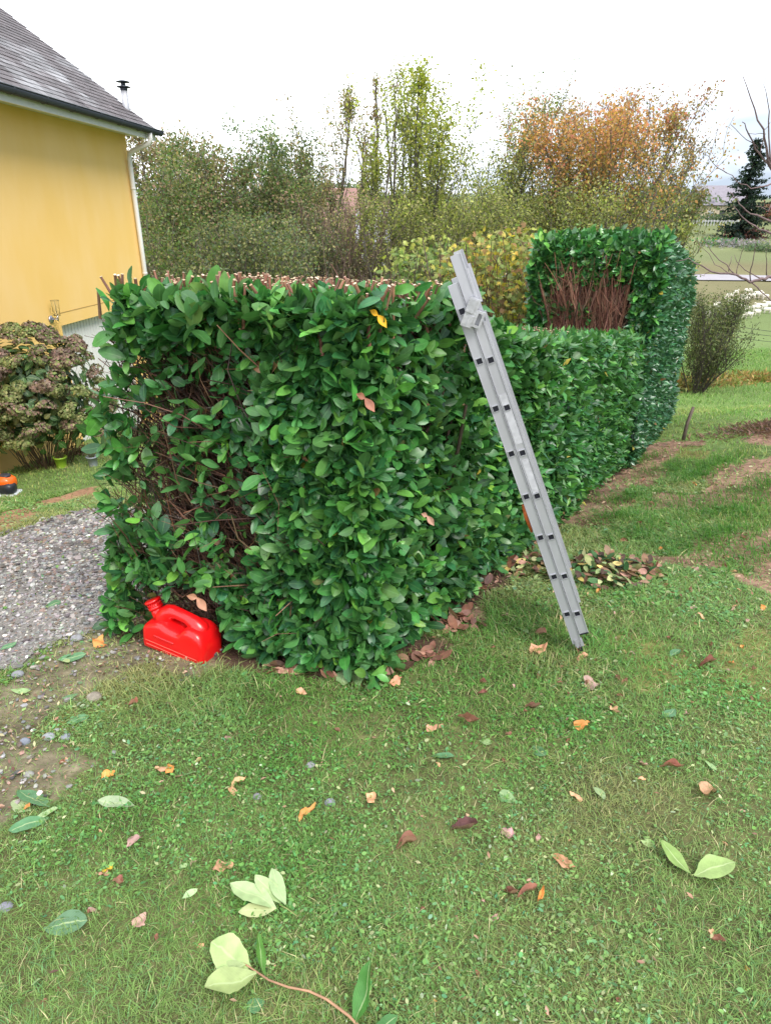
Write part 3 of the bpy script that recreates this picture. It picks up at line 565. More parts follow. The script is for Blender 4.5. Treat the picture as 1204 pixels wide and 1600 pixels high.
for t0,t1 in ((0,.3),(LEN-.3,LEN)):      # gables
    V=[]
    for t in (t0,t1):
        for (n_,z) in ((-.02,EZ),(-WID+.02,EZ),(-WID/2,EZ+(WID/2)*.743)): V.append(HC+wd*t+wn*n_+UPZ*z)
    G.poly(V,[[0,1,2],[5,4,3],[0,3,4,1],[1,4,5,2],[2,5,3,0]])
wall=G.obj('wall',M_render,house,smooth=False)
G=Geo(); G.box(HC,AX,(DT0-.1,.002,.545),(DT1+.12,.0045,.553)); G.obj('render_joint',surf('joint',(.42,.25,.08),.9),wall,smooth=False)
# roof: slab plus real slate courses
SL=.743; ang=math.atan(SL); OV=.46; sdir=(-wn*math.cos(ang)+UPZ*math.sin(ang)); snor=(wn*math.sin(ang)+UPZ*math.cos(ang)); R0=HC+wn*OV+UPZ*(EZ+.09)
roof_len=(WID/2+OV)/math.cos(ang)
G=Geo(); G.box(R0,[wd,sdir,snor],(-.34,0,-.06),(LEN+.3,roof_len,0),(.09,.085,.09))
B0=HC-wn*(WID+OV)+UPZ*(EZ+.09); bdir=(wn*math.cos(ang)+UPZ*math.sin(ang)); bnor=(-wn*math.sin(ang)+UPZ*math.cos(ang))
G.box(B0,[wd,bdir,bnor],(-.34,0,-.06),(LEN+.3,roof_len-.004,0),(.12,.11,.12))
rows=int(roof_len/.135); ncol=int((LEN+.64)/.21)
ii,jj=np.meshgrid(np.arange(rows),np.arange(ncol)); ii=ii.ravel(); jj=jj.ravel(); n=len(ii)
t=-.34+jj*.21+.105*(ii%2); P=R0+np.outer(t,wd)+np.outer(ii*.135,sdir)+np.outer(np.full(n,.008)+rng.random(n)*.003,snor)
sl_t=(np.array([(0,0,.012),(1,0,.012),(1,1,-.004),(0,1,-.004),(0,0,0),(1,0,0)],float),[[0,1,2,3],[4,5,1,0]],np.zeros((6,3)))
Mx=np.zeros((n,3,3)); Mx[:,:,0]=wd*.206; Mx[:,:,1]=sdir*.26; Mx[:,:,2]=snor
pt=vn(t*.8,ii*.135*1.2+t*.5,0,1.6,70)+.5*vn(t,ii*.2,0,5,71); wt=sst(pt,.0,1.0)[:,None]
c=np.array([.105,.088,.092])*(1-wt)+np.array([.25,.245,.255])*wt; c=c*(1+rng.normal(size=(n,1))*.16)
ok=t<LEN+.3-.2; G.inst(sl_t,Mx[ok],P[ok],np.clip(c,.02,1)[ok])
roof=G.obj('roof',surf('slate',None,.65,spec=.35,ns=14,var=.25,bump=.2,bs=50),house,smooth=False)
M_white=surf('white_pvc',(.74,.73,.71),.45,ns=6,var=.04); M_zinc=surf('dark_gutter',(.055,.065,.08),.4,metal=.2,ns=10,var=.1)
G=Geo(); G.box(HC,AX,(-.30,.003,EZ-.02),(LEN+.3,OV-.05,EZ+.005)); G.box(HC,AX,(-.34,OV-.05,EZ-.09),(LEN+.3,OV-.02,EZ+.06)); G.obj('fascia',M_white,house,smooth=False)
G=Geo(); V=[];F=[];k=9
for a,t in enumerate((-.40,LEN+.3)):
    for rr in (.075,.068):
        for i in range(k):
            th=math.pi*i/(k-1); V.append(HC+wd*t+wn*(OV+.055-rr*math.cos(th))+UPZ*(EZ+.065-rr*math.sin(th)))
for l in (0,1):
    for i in range(k-1): q=[l*k+i,l*k+i+1,2*k+l*k+i+1,2*k+l*k+i]; F.append(q if l==0 else q[::-1])
for a in (0,1): F.append([a*2*k+i for i in range(k)]+[a*2*k+k+i for i in range(k-1,-1,-1)])
F.append([0,2*k,3*k,k]); F.append([k-1,2*k-1,4*k-1,3*k-1])
V2=[HC+wd*-.40+wn*(OV+.055-.0748*math.cos(math.pi*i/8))+UPZ*(EZ+.065-.0748*math.sin(math.pi*i/8)) for i in range(9)]
G.poly(V,F); G.poly(V2,[list(range(9))]); V3=[v+wd*(LEN+.70) for v in V2]
G.path([HC+wd*-.40+wn*(OV+.13)+UPZ*(EZ+.068),HC+wd*(LEN+.3)+wn*(OV+.13)+UPZ*(EZ+.068)],.009,6)
for t in np.arange(-.2,LEN,.75): G.path([HC+wd*t+wn*(OV+.055-.079*math.cos(a))+UPZ*(EZ+.065-.079*math.sin(a)) for a in np.linspace(0,math.pi,9)],.006,5)
G.obj('gutter',M_zinc,house)
G=Geo(); d0=HC+wd*.10
pts=[d0+wn*(OV+.055)+UPZ*(EZ+.0),d0+wn*(OV+.055)+UPZ*(EZ-.10),d0+wn*(OV+.02)+UPZ*(EZ-.17),d0+wn*(.20)+UPZ*(EZ-.27),d0+wn*.085+UPZ*(EZ-.33),d0+wn*.065+UPZ*(EZ-.42),d0+wn*.065+UPZ*(EZ-1.6),d0+wn*.065+UPZ*(-1.9)]
G.path(pts,.042,10); 
for z in (2.4,.9,-.6): G.path([d0+wn*.065+UPZ*z,d0+wn*.065+UPZ*(z+.03)],.048,10)
G.obj('downspout',M_white,house)
G=Geo(); n=int((DT1-DT0)/.10)
G.box(HC,AX,(DT0,-.16,-2.0),(DT1,-.14,DTOP),(.72,.71,.70))
for i in range(n): G.box(HC,AX,(DT0+.01+i*.1,-.14,-1.98),(DT0+.085+i*.1,-.128,DTOP-.01),(.78,.77,.75))
door=G.obj('garage_door',surf('white_door',None,.5,ns=5,var=.04),house,smooth=False)
fb=at(197,165,14.12); fb[2]=3.45; ft=at(194,131,14.12); r=.055
G=Geo(); G.path([fb,[fb[0],fb[1],ft[2]-.10]],.062,12); fl_=G.obj('flue',surf('flue_steel',(.50,.50,.53),.4,metal=.2),house)
G=Geo(); c0=np.array([fb[0],fb[1],ft[2]-.10]); G.path([c0,c0+[0,0,.05]],.066,12); G.path([c0+[0,0,.05],c0+[0,0,.06],c0+[0,0,.068]],[.12,.12,.10],14); G.path([c0+[0,0,.068],c0+[0,0,.14]],.04,10); G.path([c0+[0,0,.13],c0+[0,0,.14],c0+[0,0,.16]],[.12,.12,.04],14)
G.obj('cowl',M_zinc,fl_)
# wall lamp
def wallpt(px,py,out=0.):
    a,b=ray(px,py); A=np.array([[a,-wd[0]],[1,-wd[1]]]); q=HC[:2]+wn[:2]*out; y,t=np.linalg.solve(A,q); return np.array([a*y,y,CAMZ+b*y])
lb=wallpt(79,499); lamp=thing('wall_lantern','small steel wall lamp with clear glass shade above the hydrangea','lamp',lb)
G=Geo(); G.path([lb+wn*.001,lb+wn*.02],[.06,.055],16); G.path([lb+wn*.02,lb+wn*.12+UPZ*0],.008,8); G.path([lb+wn*.02+UPZ*.02,lb+wn*.13+UPZ*.02],.006,8); G.path([lb+wn*.12-UPZ*.02,lb+wn*.12+UPZ*.07],.013,10); G.obj('bracket',surf('lamp_steel',(.5,.5,.55),.3,metal=.9),lamp)
gm,gnt,gb=mat_base('lamp_glass'); gb.inputs['Base Color'].default_value=(.85,.80,.6,1); gb.inputs['Roughness'].default_value=.1; gb.inputs['Transmission Weight'].default_value=.9; gb.inputs['IOR'].default_value=1.1
q=lb+wn*.12+UPZ*.06; G=Geo(); G.path([q,q+UPZ*.22],[.042,.058],16,cap=False); G.obj('glass_shade',gm,lamp)
G=Geo()
for i in range(6):
    a=i*math.pi/3; e0=np.array([math.cos(a),math.sin(a),0]); G.path([q+e0*.044,q+e0*.061+UPZ*.22],.0028,5)
for zz,rr in ((0,.045),(.22,.062)):
    G.path([q+UPZ*zz+rr*np.array([math.cos(a),math.sin(a),0]) for a in np.linspace(0,6.283,17)],.003,5,cap=False)
G.obj('wire_cage',surf('brass',(.30,.24,.10),.4,metal=.6),lamp)
# ------------------------------------------------------------------ hydrangea
hb=gp(40,722); hb=np.array([-.537*8.75,8.75,float(T(-.537*8.75,8.75))]); hyd=thing('hydrangea_bush','large hydrangea bush with fading mauve flower heads against the yellow wall','shrub',hb)
floret=(np.array([(-.5,-.5,.05),(.5,-.5,0),(.5,.5,.08),(-.5,.5,0)],float),[[0,1,2,3]],np.zeros((4,3)))
def head_mesh(seed,cols,r=.10):
    G=Geo(); n=210; d=nrm(rng.normal(size=(n,3))); d[:,2]=np.abs(d[:,2])*1.0-.25; d=nrm(d); bump=1+.10*vn(d[:,0]*3,d[:,1]*3,d[:,2]*3,2.5,seed)+rng.normal(size=n)*.05
    P=d*np.array([r,r,r*.78])*bump[:,None]; L=nrm(np.cross(d,rng.normal(size=(n,3)))); G.inst(floret,frames(L,nrm(d+rng.normal(size=(n,3))*.5),rng.uniform(.018,.03,n)),P,pal(n,cols,.22)); return G
H_M=[(.23,.15,.125),(.19,.15,.095),(.28,.19,.15)]; H_G=[(.20,.26,.085),(.18,.20,.08),(.27,.27,.12)]; H_X=H_M+H_G
protos=[]; W0=dict(WO); 
fh=None; nh=0; C0=hb+np.array([0,0,1.0])
nacc=0
for i in range(400):
    if nacc>=100: break
    a=rng.uniform(0,6.283); el=rng.uniform(-.55,1.45); e=np.array([math.cos(a)*math.cos(el),math.sin(a)*math.cos(el),math.sin(el)])
    if e[1]>.25 and e[2]<.75: e[1]*=-1
    if i<4: e=nrm([-.3+.25*i,-.8,.3])
    p=C0+e*np.array([1.0,.80,.86])*rng.uniform(.93,1.06)
    if p[2]<hb[2]+.50 or p[0]<HC[0]-.0905*(14-p[1])+.12: continue
    nacc+=1
    if len(protos)<8:
        i=len(protos)
        G=head_mesh(80+i,[H_M,H_X,H_G,H_M][i%4]); o=G.obj('flower_head',M_flower,None); o.parent=hyd; protos.append(o); WO[o.name]=tuple(hb)
    else:
        k=(0,1,5,4,5,1,2)[rng.integers(7)] if e[2]>.25 else (1,2,2,6,5)[rng.integers(5)]; k=min(k,len(protos)-1)
        o=protos[k].copy(); COLL.objects.link(o); o.parent=hyd
    o.location=tuple(p-hb); o.rotation_euler=(rng.normal()*.3-e[1]*.5,e[0]*.5,rng.uniform(0,6.28)); s=rng.uniform(.8,1.25); o.scale=(s,s,s*.95)
G=Geo(); n=2200; d=nrm(rng.normal(size=(n,3))); P=C0+d*np.array([.98,.78,.84])*rng.uniform(.35,.98,(n,1)); k=(P[:,2]>hb[2]+.40)&(P[:,0]>HC[0]-.0905*(14-P[:,1])+.12); P,d=P[k],d[k]; n=len(P)
HL=leaf_tpl(.62,(.2,.9,1,.6,.05),.1,-.15); L=nrm(np.cross(d,rng.normal(size=(n,3)))+d*.3+[0,0,-.3]); G.inst(HL,frames(L,nrm(d+[0,0,.6]),rng.uniform(.09,.15,n)),P,pal(n,[(.05,.12,.035),(.07,.16,.04),(.035,.08,.03),(.16,.18,.05)],.2)); G.obj('foliage',M_fresh,hyd)
G=Geo(); n=90; a=rng.uniform(0,6.283,n); P0=hb+np.stack([np.cos(a)*.35,np.sin(a)*.3,0*a],1)*rng.random((n,1)); D=np.stack([np.cos(a)*.5,np.sin(a)*.4,np.ones(n)],1); twigs(G,P0,D,rng.uniform(.9,1.6,n),rng.uniform(.004,.008,n),4,pal(n,[(.14,.09,.06),(.2,.13,.08)])); G.obj('stems',M_twig,hyd)
# low log edging under the hydrangea
e0=gp(20,716); e1=gp(66,712); G=Geo()
for k,zz in enumerate((.05,.14)): G.path([[e0[0]-.6,e0[1]+.15,e0[2]+zz],[e1[0]+.05,e1[1]+.10,e1[2]+zz]],.048,10)
o=G.obj('wooden_edging',surf('edging_wood',(.26,.13,.08),.8,ns=12,var=.3,stretch=(1,1,6)),org=e0); tag(o,'low brown wooden bed edging beneath the hydrangea','edging')
def pot(px_,py_,r,h,colr,label,name='flower_pot'):
    p=gp(px_,py_); root=thing(name,label,'pot',p); G=Geo(); prof=[(r*.78,0),(r*.80,.01),(r*.97,h*.86),(r*1.10,h*.87),(r*1.12,h),(r*1.02,h),(r*.95,h*.9),(r*.0+.001,h*.88)]; k=20; V=[];F=[]
    for q,z in prof:
        for i in range(k): V.append((p[0]+q*math.cos(6.283*i/k),p[1]+q*math.sin(6.283*i/k),p[2]+z))
    for a in range(len(prof)-1):
        for i in range(k): j=(i+1)%k; F.append([a*k+i,a*k+j,(a+1)*k+j,(a+1)*k+i])
    G.poly(V,F,colr); G.obj('pot_body',surf('pot_plastic_'+name,None,.35,ns=4,var=.05),root)
    return root,p
r_,p=pot(97,731,.078,.16,(.30,.48,.04),'bright green plastic plant pot at the foot of the hydrangea')
G=Geo(); n=60; twigs(G,np.tile(p+[0,0,.13],(n,1))+rng.normal(size=(n,3))*[.02,.02,0],np.stack([rng.normal(size=n)*.4,rng.normal(size=n)*.4,np.ones(n)],1),rng.uniform(.05,.16,n),np.full(n,.002),2,(.14,.10,.05)); G.obj('dead_plant',M_twig,r_)
r_,p=pot(146,728,.07,.14,(.26,.29,.33),'grey plastic plant pot half hidden behind the hedge'); G=Geo(); n=80
twigs(G,np.tile(p+[0,0,.12],(n,1))+rng.normal(size=(n,3))*[.02,.02,0],np.stack([rng.normal(size=n)*.5,rng.normal(size=n)*.5,np.ones(n)],1),rng.uniform(.05,.14,n),np.full(n,.002),2,(.10,.11,.05)); G.obj('plant',M_twig,r_)
p=gp(125,712); dp=thing('dried_plant','low rust brown dried plant between the green pot and grey pot','plant',p)
G=Geo(); n=120; twigs(G,np.tile(p,(n,1)),np.stack([rng.normal(size=n)*.9,rng.normal(size=n)*.9,np.ones(n)],1),rng.uniform(.06,.2,n),np.full(n,.003),3,pal(n,[(.20,.10,.06),(.12,.07,.05)])); G.obj('stems',M_twig,dp)
G=Geo(); n=400; G.inst(bit,frames(nrm(rng.normal(size=(n,3))+[0,0,.8]),rng.normal(size=(n,3)),rng.uniform(.03,.05,n)),p+np.abs(rng.normal(size=(n,3)))*[0,0,.08]+rng.normal(size=(n,3))*[.09,.07,0],pal(n,[(.24,.13,.08),(.15,.09,.06),(.12,.13,.05)])); G.obj('foliage',M_dry,dp)
# ------------------------------------------------------------------ power tool at the left edge
p=gp(6,772); tool=thing('garden_power_tool','orange and black motor garden tool lying on the lawn at the left edge','power tool',p)
def loft(G,secs,col,k=20,ex=3.):
    "rounded box through sections (x, yc, zc, hy, hz)"
    V=[];F=[]
    for (x,yc,zc,hy,hz) in secs:
        for i in range(k):
            a=6.283185*i/k; c,s=math.cos(a),math.sin(a); V.append((x,yc+hy*abs(c)**(2/ex)*(1 if c>0 else -1),zc+hz*abs(s)**(2/ex)*(1 if s>0 else -1)))
    for a in range(len(secs)-1):
        for i in range(k): j=(i+1)%k; F.append([a*k+i,a*k+j,(a+1)*k+j,(a+1)*k+i])
    F.append(list(range(k))[::-1]); F.append([(len(secs)-1)*k+i for i in range(k)]); G.poly(V,F,col)
def shifted(G,off):
    G.V=[v+np.array(off,np.float32) for v in G.V]; return G
G=Geo(); loft(G,[(-.20,0,.14,.03,.03),(-.19,0,.14,.08,.07),(-.02,0,.15,.10,.085),(.09,0,.15,.095,.075),(.14,0,.14,.08,.06),(.155,0,.13,.05,.03)],(.80,.13,.01)); shifted(G,p).obj('engine_cover',surf('orange_plastic',None,.3,ns=4,var=.04,coat=.2),tool)
G=Geo(); loft(G,[(.02,-.05,.09,.02,.02),(.03,-.05,.09,.07,.06),(.13,-.05,.095,.075,.065),(.165,-.05,.09,.06,.05),(.175,-.05,.09,.03,.03)],(.02,.022,.03)); loft(G,[(.0,0,.225,.02,.01),(.02,0,.225,.05,.018),(.10,0,.222,.05,.018),(.12,0,.22,.02,.01)],(.03,.03,.04)); shifted(G,p).obj('black_housing',surf('black_plastic',None,.4,ns=4,var=.04),tool)
G=Geo(); loft(G,[(-.2,-.03,.02,.05,.012),(-.18,-.03,.02,.12,.018),(.17,-.03,.02,.12,.018),(.2,-.03,.025,.07,.012)],(.55,.57,.60)); loft(G,[(-.10,-.06,.075,.05,.03),(-.09,-.06,.075,.065,.045),(.02,-.06,.075,.065,.045),(.03,-.06,.075,.05,.03)],(.62,.62,.62)); shifted(G,p).obj('base_guard',surf('grey_plastic',None,.4,ns=4,var=.04),tool)
# ------------------------------------------------------------------ ladder
foot=gp(908,1024); LAZ=math.radians(7.5); n3=np.array([math.cos(LAZ),-math.sin(LAZ),0]); th=math.atan2(.75,1.85); Lx=-math.sin(th)*n3+math.cos(th)*UPZ; Dp=math.cos(th)*n3+math.sin(th)*UPZ; Wd=np.array([math.sin(LAZ),math.cos(LAZ),0])
AXL=[Wd,Dp,Lx]; lad=thing('aluminium_ladder','folded aluminium extension ladder leaning against the clipped hedge','ladder',foot)
M_alu=surf('aluminium',(.44,.44,.475),.42,metal=.45,spec=.5,ns=9,var=.10,stretch=(1,1,.35),bump=.03,bs=70); M_blk=surf('black_rubber',(.012,.012,.016),.6)
M_rung_shade=surf('rung_shade_black',(.02,.02,.03),.5,metal=.5); M_lab=surf('worn_label',(.42,.42,.445),.5,ns=40,var=.2)
RW=.36; O=foot-Dp*.024
def section(name,d0,d1,l0,l1,thk=.024):
    sec=None
    for k_,(a0,a1) in enumerate(((0,thk),(RW,RW+thk))):
        G=Geo(); G.box(O,AXL,(a0+.003,d0,l0),(a1-.003,d1,l1))
        for e in (d0,d1-.0045):
            V=[O+Wd*q+Dp*(e+w__)+Lx*l for l in (l0-.0005,l1+.0005) for q,w__ in ((a0+.004,0),(a0-.0012,.0012),(a0-.0012,.0030),(a0+.004,.0045))]
            G.poly(V,[[0,1,5,4],[1,2,6,5],[2,3,7,6],[3,2,1,0],[4,5,6,7]])
        G.obj('stile',M_alu,lad,smooth=False)
RS=.2225; HOL0=.245
section('a',0,.046,.075,1.93); section('b',.0475,.0935,.125,2.035)
for a0 in (0,RW):
    G=Geo(); G.box(O,AXL,(a0+.006,.094,.30),(a0+.018,.105,1.74)); G.box(O,AXL,(a0+.006,.094,1.785),(a0+.018,.105,1.965)); G.obj('guide_rail',M_alu,lad,smooth=False)
for sec,dc in ((0,.023),(1,.0705)):
    for i in range(8):
        l=HOL0-.012*sec+.012+i*RS; h=.0145; G=Geo()
        for (y0,y1,z0,z1) in ((-h,h,-h,-h+.0022),(-h,h,h-.0022,h),(-h,-h+.0022,-h+.0022,h-.0022),(h-.0022,h,-h+.0022,h-.0022)):
            G.box(O,AXL,(-.0030,dc+y0,l+z0),(RW+.0252,dc+y1,l+z1))
        G.box(O,AXL,(.0022,dc-h+.0024,l-h+.0024),(.0036,dc+h-.0024,l+h-.0024),(0,0,0)); 
        r=G.obj('rung',M_alu,lad,smooth=False)
        G=Geo(); G.box(O,AXL,(.0007,dc-h+.0025,l-h+.0025),(.0021,dc+h-.0025,l+h-.0025)); G.obj('rung_shade_plate',M_rung_shade,r,smooth=False)  # near-black plate: painted shade for the inside of the open rung end
# top hook casting
G=Geo(); c0=O+Lx*1.80+Dp*.055; q0=nrm(Lx*.75+Dp*.66); q1=np.cross(Wd,q0)
G.box(c0,[Wd,q1,q0],(-.030,-.022,-.060),(-.004,.024,.060)); G.box(c0,[Wd,q1,q0],(-.036,-.024,.0),(-.030,.010,.055)); G.box(c0,[Wd,q1,q0],(-.036,.0,-.058),(-.030,.02,-.01))
for (y0,y1,z0,z1) in ((.03,.075,.05,.062),(.03,.042,-.012,.05),(.063,.075,-.012,.05),(.03,.075,-.024,-.012)): G.box(c0,[Wd,q1,q0],(-.03,y0*.8,z0*.8-.03),(-.006,y1*.8,z1*.8-.03))
G.obj('locking_bracket',surf('cast_aluminium',(.46,.46,.48),.5,metal=.6,ns=30,var=.15,bump=.2),lad,smooth=False)
G=Geo(); G.box(O,AXL,(.001,.054,1.18),(.0028,.087,1.42)); G.box(O,AXL,(.001,.056,.93),(.0028,.085,1.10)); G.obj('sticker',M_lab,lad,smooth=False)
G=Geo(); G.box(O,AXL,(.004,.008,.045),(.02,.034,.110)); G.box(O,AXL,(-.003,.014,.050),(.001,.026,.10)); G.box(O,AXL,(.002,.036,.05),(.022,.052,.09)); G.obj('foot_bracket',M_alu,lad,smooth=False)
for a0 in (0,RW): G=Geo(); G.box(O,AXL,(a0-.002,.006,-.01),(a0+.026,.038,.046)); G.obj('rubber_foot',M_blk,lad,smooth=False)
for a0 in (0,RW): G=Geo(); G.box(O,AXL,(a0+.001,.048,.117),(a0+.023,.093,.1245)); G.obj('end_cap',M_blk,lad,smooth=False)
G=Geo(); G.path([O+Lx*.87+Dp*-.006+Wd*.05,O+Lx*.80-Dp*.012+Wd*.05,O+Lx*.72-Dp*.010+Wd*.05],[.008,.010,.006],8); G.obj('orange_strap',surf('orange_strap',(.55,.13,.03),.6),lad)
# ------------------------------------------------------------------ jerrycan
jl=gp(228,1012); jr=gp(318,1046); jd=nrm([jr[0]-jl[0],(jr[1]-jl[1])*.75,0]); JL=.335; jup=nrm(np.array([.0,-.02,1.])); 
jx=nrm(jd*math.cos(math.radians(7))-UPZ*math.sin(math.radians(7))); jy=nrm(np.cross(UPZ,jx)); jz=np.cross(jx,jy)
J0=jl+jy*.06+np.array([0,0,.015]); can=thing('jerrycan','red plastic jerrycan standing askew at the foot of the hedge','jerrycan',J0)
def J(G):
    for i,v in enumerate(G.V): G.V[i]=(J0+1.14*(v[:,0:1]*jx+v[:,1:2]*jy+v[:,2:3]*jz)).astype(np.float32)
    return G
M_red=surf('red_plastic',(.72,.006,.008),.30,spec=.5,ns=5,var=.03,coat=.15); M_red2=surf('red_moulding_line',(.86,.14,.10),.4)
G=Geo(); X_=[0,.004,.012,.028,.05,.075,.10,.12,.14,.17,.20,.225,.25,.28,.305,.322,.331,.335]
tz=np.interp(X_,[0,.012,.05,.075,.10,.13,.20,.215,.25,.29,.315,.335],[.095,.130,.150,.160,.164,.150,.148,.182,.188,.184,.165,.10]); hz_=np.interp(X_,[0,.004,.012,.322,.331,.335],[.05,.064,.074,.074,.064,.05])
bz=np.interp(X_,[0,.012,.322,.335],[.022,.0,.0,.022]); k=44; V=[];F=[]
for x,t,b_,hy in zip(X_,tz,bz,hz_):
    for i in range(k):
        a=6.283185*i/k; c,s=math.cos(a),math.sin(a); V.append((x,hy*abs(c)**(.42)*(1 if c>0 else -1),(t+b_)/2+(t-b_)/2*abs(s)**(.36)*(1 if s>0 else -1)))
for a in range(len(X_)-1):
    for i in range(k): j=(i+1)%k; F.append([a*k+i,a*k+j,(a+1)*k+j,(a+1)*k+i])
F.append(list(range(k))[::-1]); F.append([(len(X_)-1)*k+i for i in range(k)]); G.poly(V,F); body=J(G).obj('body',M_red,can)
G=Geo(); G.path([(.070,0,.130),(.082,0,.168),(.100,0,.192),(.120,0,.201),(.15,0,.202),(.20,0,.198),(.235,0,.188),(.26,0,.17),(.27,0,.14)],[.050,.044,.036,.030,.027,.027,.032,.042,.046],18); J(G).obj('handle',M_red,can)
G=Geo(); G.path([(.062,0,.128),(.036,0,.168),(.022,0,.192)],[.034,.030,.026],20); J(G).obj('neck',M_red,can)
G=Geo(); a0=np.array([.026,0,.184]); dd=nrm([-.52,0,.84]); G.path([a0,a0+dd*.012,a0+dd*.013,a0+dd*.032,a0+dd*.033,a0+dd*.042,a0+dd*.044],[.033,.033,.029,.029,.037,.037,.032],22)
for i in range(18):
    a=i*6.283/18; xx=nrm(np.cross(dd,[0,1,0])); pp=a0+(xx*math.cos(a)+np.array([0,1,0])*math.sin(a))*.030; G.path([pp+dd*.014,pp+dd*.031],.0022,5)
J(G).obj('cap',M_red,can)
def side_rib(z,x0,x1,r,mat,name,dz=0.):
    G=Geo(); pts=[]
    for x in np.linspace(x0,x1,14):
        hy=np.interp(x,X_,hz_); zc=z+dz*(x-x0); t=np.interp(x,X_,tz); s=abs((zc-t/2)/(t/2)); s=min(s,.98); c=(1-s**(1/.18))**.5 if s<.98 else .2
        pts.append((x,-(hy*c**(.42)+.0002),zc))
    G.path(pts,r,6); J(G).obj(name,mat,body)
side_rib(.058,.02,.30,.0012,M_red2,'moulding_line'); side_rib(.038,.006,.31,.0014,M_red2,'moulding_line'); side_rib(.098,.07,.18,.0045,M_red,'raised_ridge')
G=Geo()
for x in (.135,.146): G.path([(x,-.0742,.012),(x,-.0742,.036)],.001,5)
J(G).obj('moulding_line',M_red2,body)
# ------------------------------------------------------------------ single fallen leaves, stones, sprigs
def hires(w,prof,fold,bend,nc=5,nr=13):
    k=np.linspace(0,1,len(prof)); tt=np.linspace(0,1,nr); c=np.polyfit(k,prof,min(5,len(prof)-1)); pr=np.clip(np.polyval(c,tt),.02,1.05); V=[];U=[];F=[]
    for t,p in zip(tt,pr):
        for x in np.linspace(-1,1,nc): V.append((x*w*.5*p,t,bend*t*t*1.6+abs(x)**1.3*fold*p*.5)); U.append((x,t,0))
    for i in range(nr-1):
        for q in range(nc-1): F.append([i*nc+q,i*nc+q+1,(i+1)*nc+q+1,(i+1)*nc+q])
    return np.array(V),F,np.array(U,float)
UNIT_LAUREL=hires(.44,(.05,.50,.85,1.0,.95,.70,.04),.10,.08); UNIT_CURL=hires(.46,(.06,.6,.95,1.0,.7,.05),.75,.30); UNIT_FLAT=hires(.60,(.15,.7,1.0,.9,.5,.05),.3,.15); UNIT_STEM=leaf_tpl(.03,(1,1,1),0,0)
KIND={'pale':([(.27,.36,.17)],UNIT_LAUREL,M_fresh,'leaf'),'green':([(.085,.20,.09)],UNIT_LAUREL,M_fresh,'leaf'),'tan':([(.62,.34,.20)],UNIT_FLAT,M_dry,'leaf'),'orange':([(.70,.28,.08)],UNIT_FLAT,M_dry,'leaf'),
 'brown':([(.30,.13,.09)],UNIT_CURL,M_dry,'leaf'),'pink':([(.48,.28,.25)],UNIT_FLAT,M_dry,'leaf'),'yellow':([(.75,.45,.05)],UNIT_FLAT,M_dry,'leaf'),'dark':([(.13,.055,.05)],UNIT_CURL,M_dry,'leaf')}
def crumple(tp,kind):
    tv,tf,tu=tp; tv=tv.copy(); a={'pale':.02,'green':.02}.get(kind,.07); k=rng.uniform(0,6,4)
    tv[:,2]+=a*np.sin(tv[:,1]*9+k[0]+tv[:,0]*5)+a*np.sin(tv[:,0]*14+k[1]); tv[:,0]+=a*1.2*np.sin(tv[:,1]*6+k[2])+a*.35*rng.normal(size=len(tv)); tv[:,2]+=a*.3*rng.normal(size=len(tv)); tv[:,0]*=rng.uniform(.8,1.15); return tv,tf,tu
def leaf_geo(G,kind,b,t,up=None,z=.014,wf=1.,colr=None):
    if kind in('brown','dark'): wf=wf*.62
    pb=gp(*b,dz=z) if len(b)==2 else np.array(b,float); pt=gp(*t,dz=z) if len(t)==2 else np.array(t,float)
    L=pt-pb; ln=np.linalg.norm(L); up=np.array([rng.normal()*.25,rng.normal()*.25,1.]) if up is None else np.array(up,float)
    cols,tp,_,_=KIND[kind]; c=pal(1,[colr] if colr else cols,.08); G.inst(crumple(tp,kind),frames(L[None],up[None],np.array([ln]),np.array([ln*wf])),pb[None],c); return pb
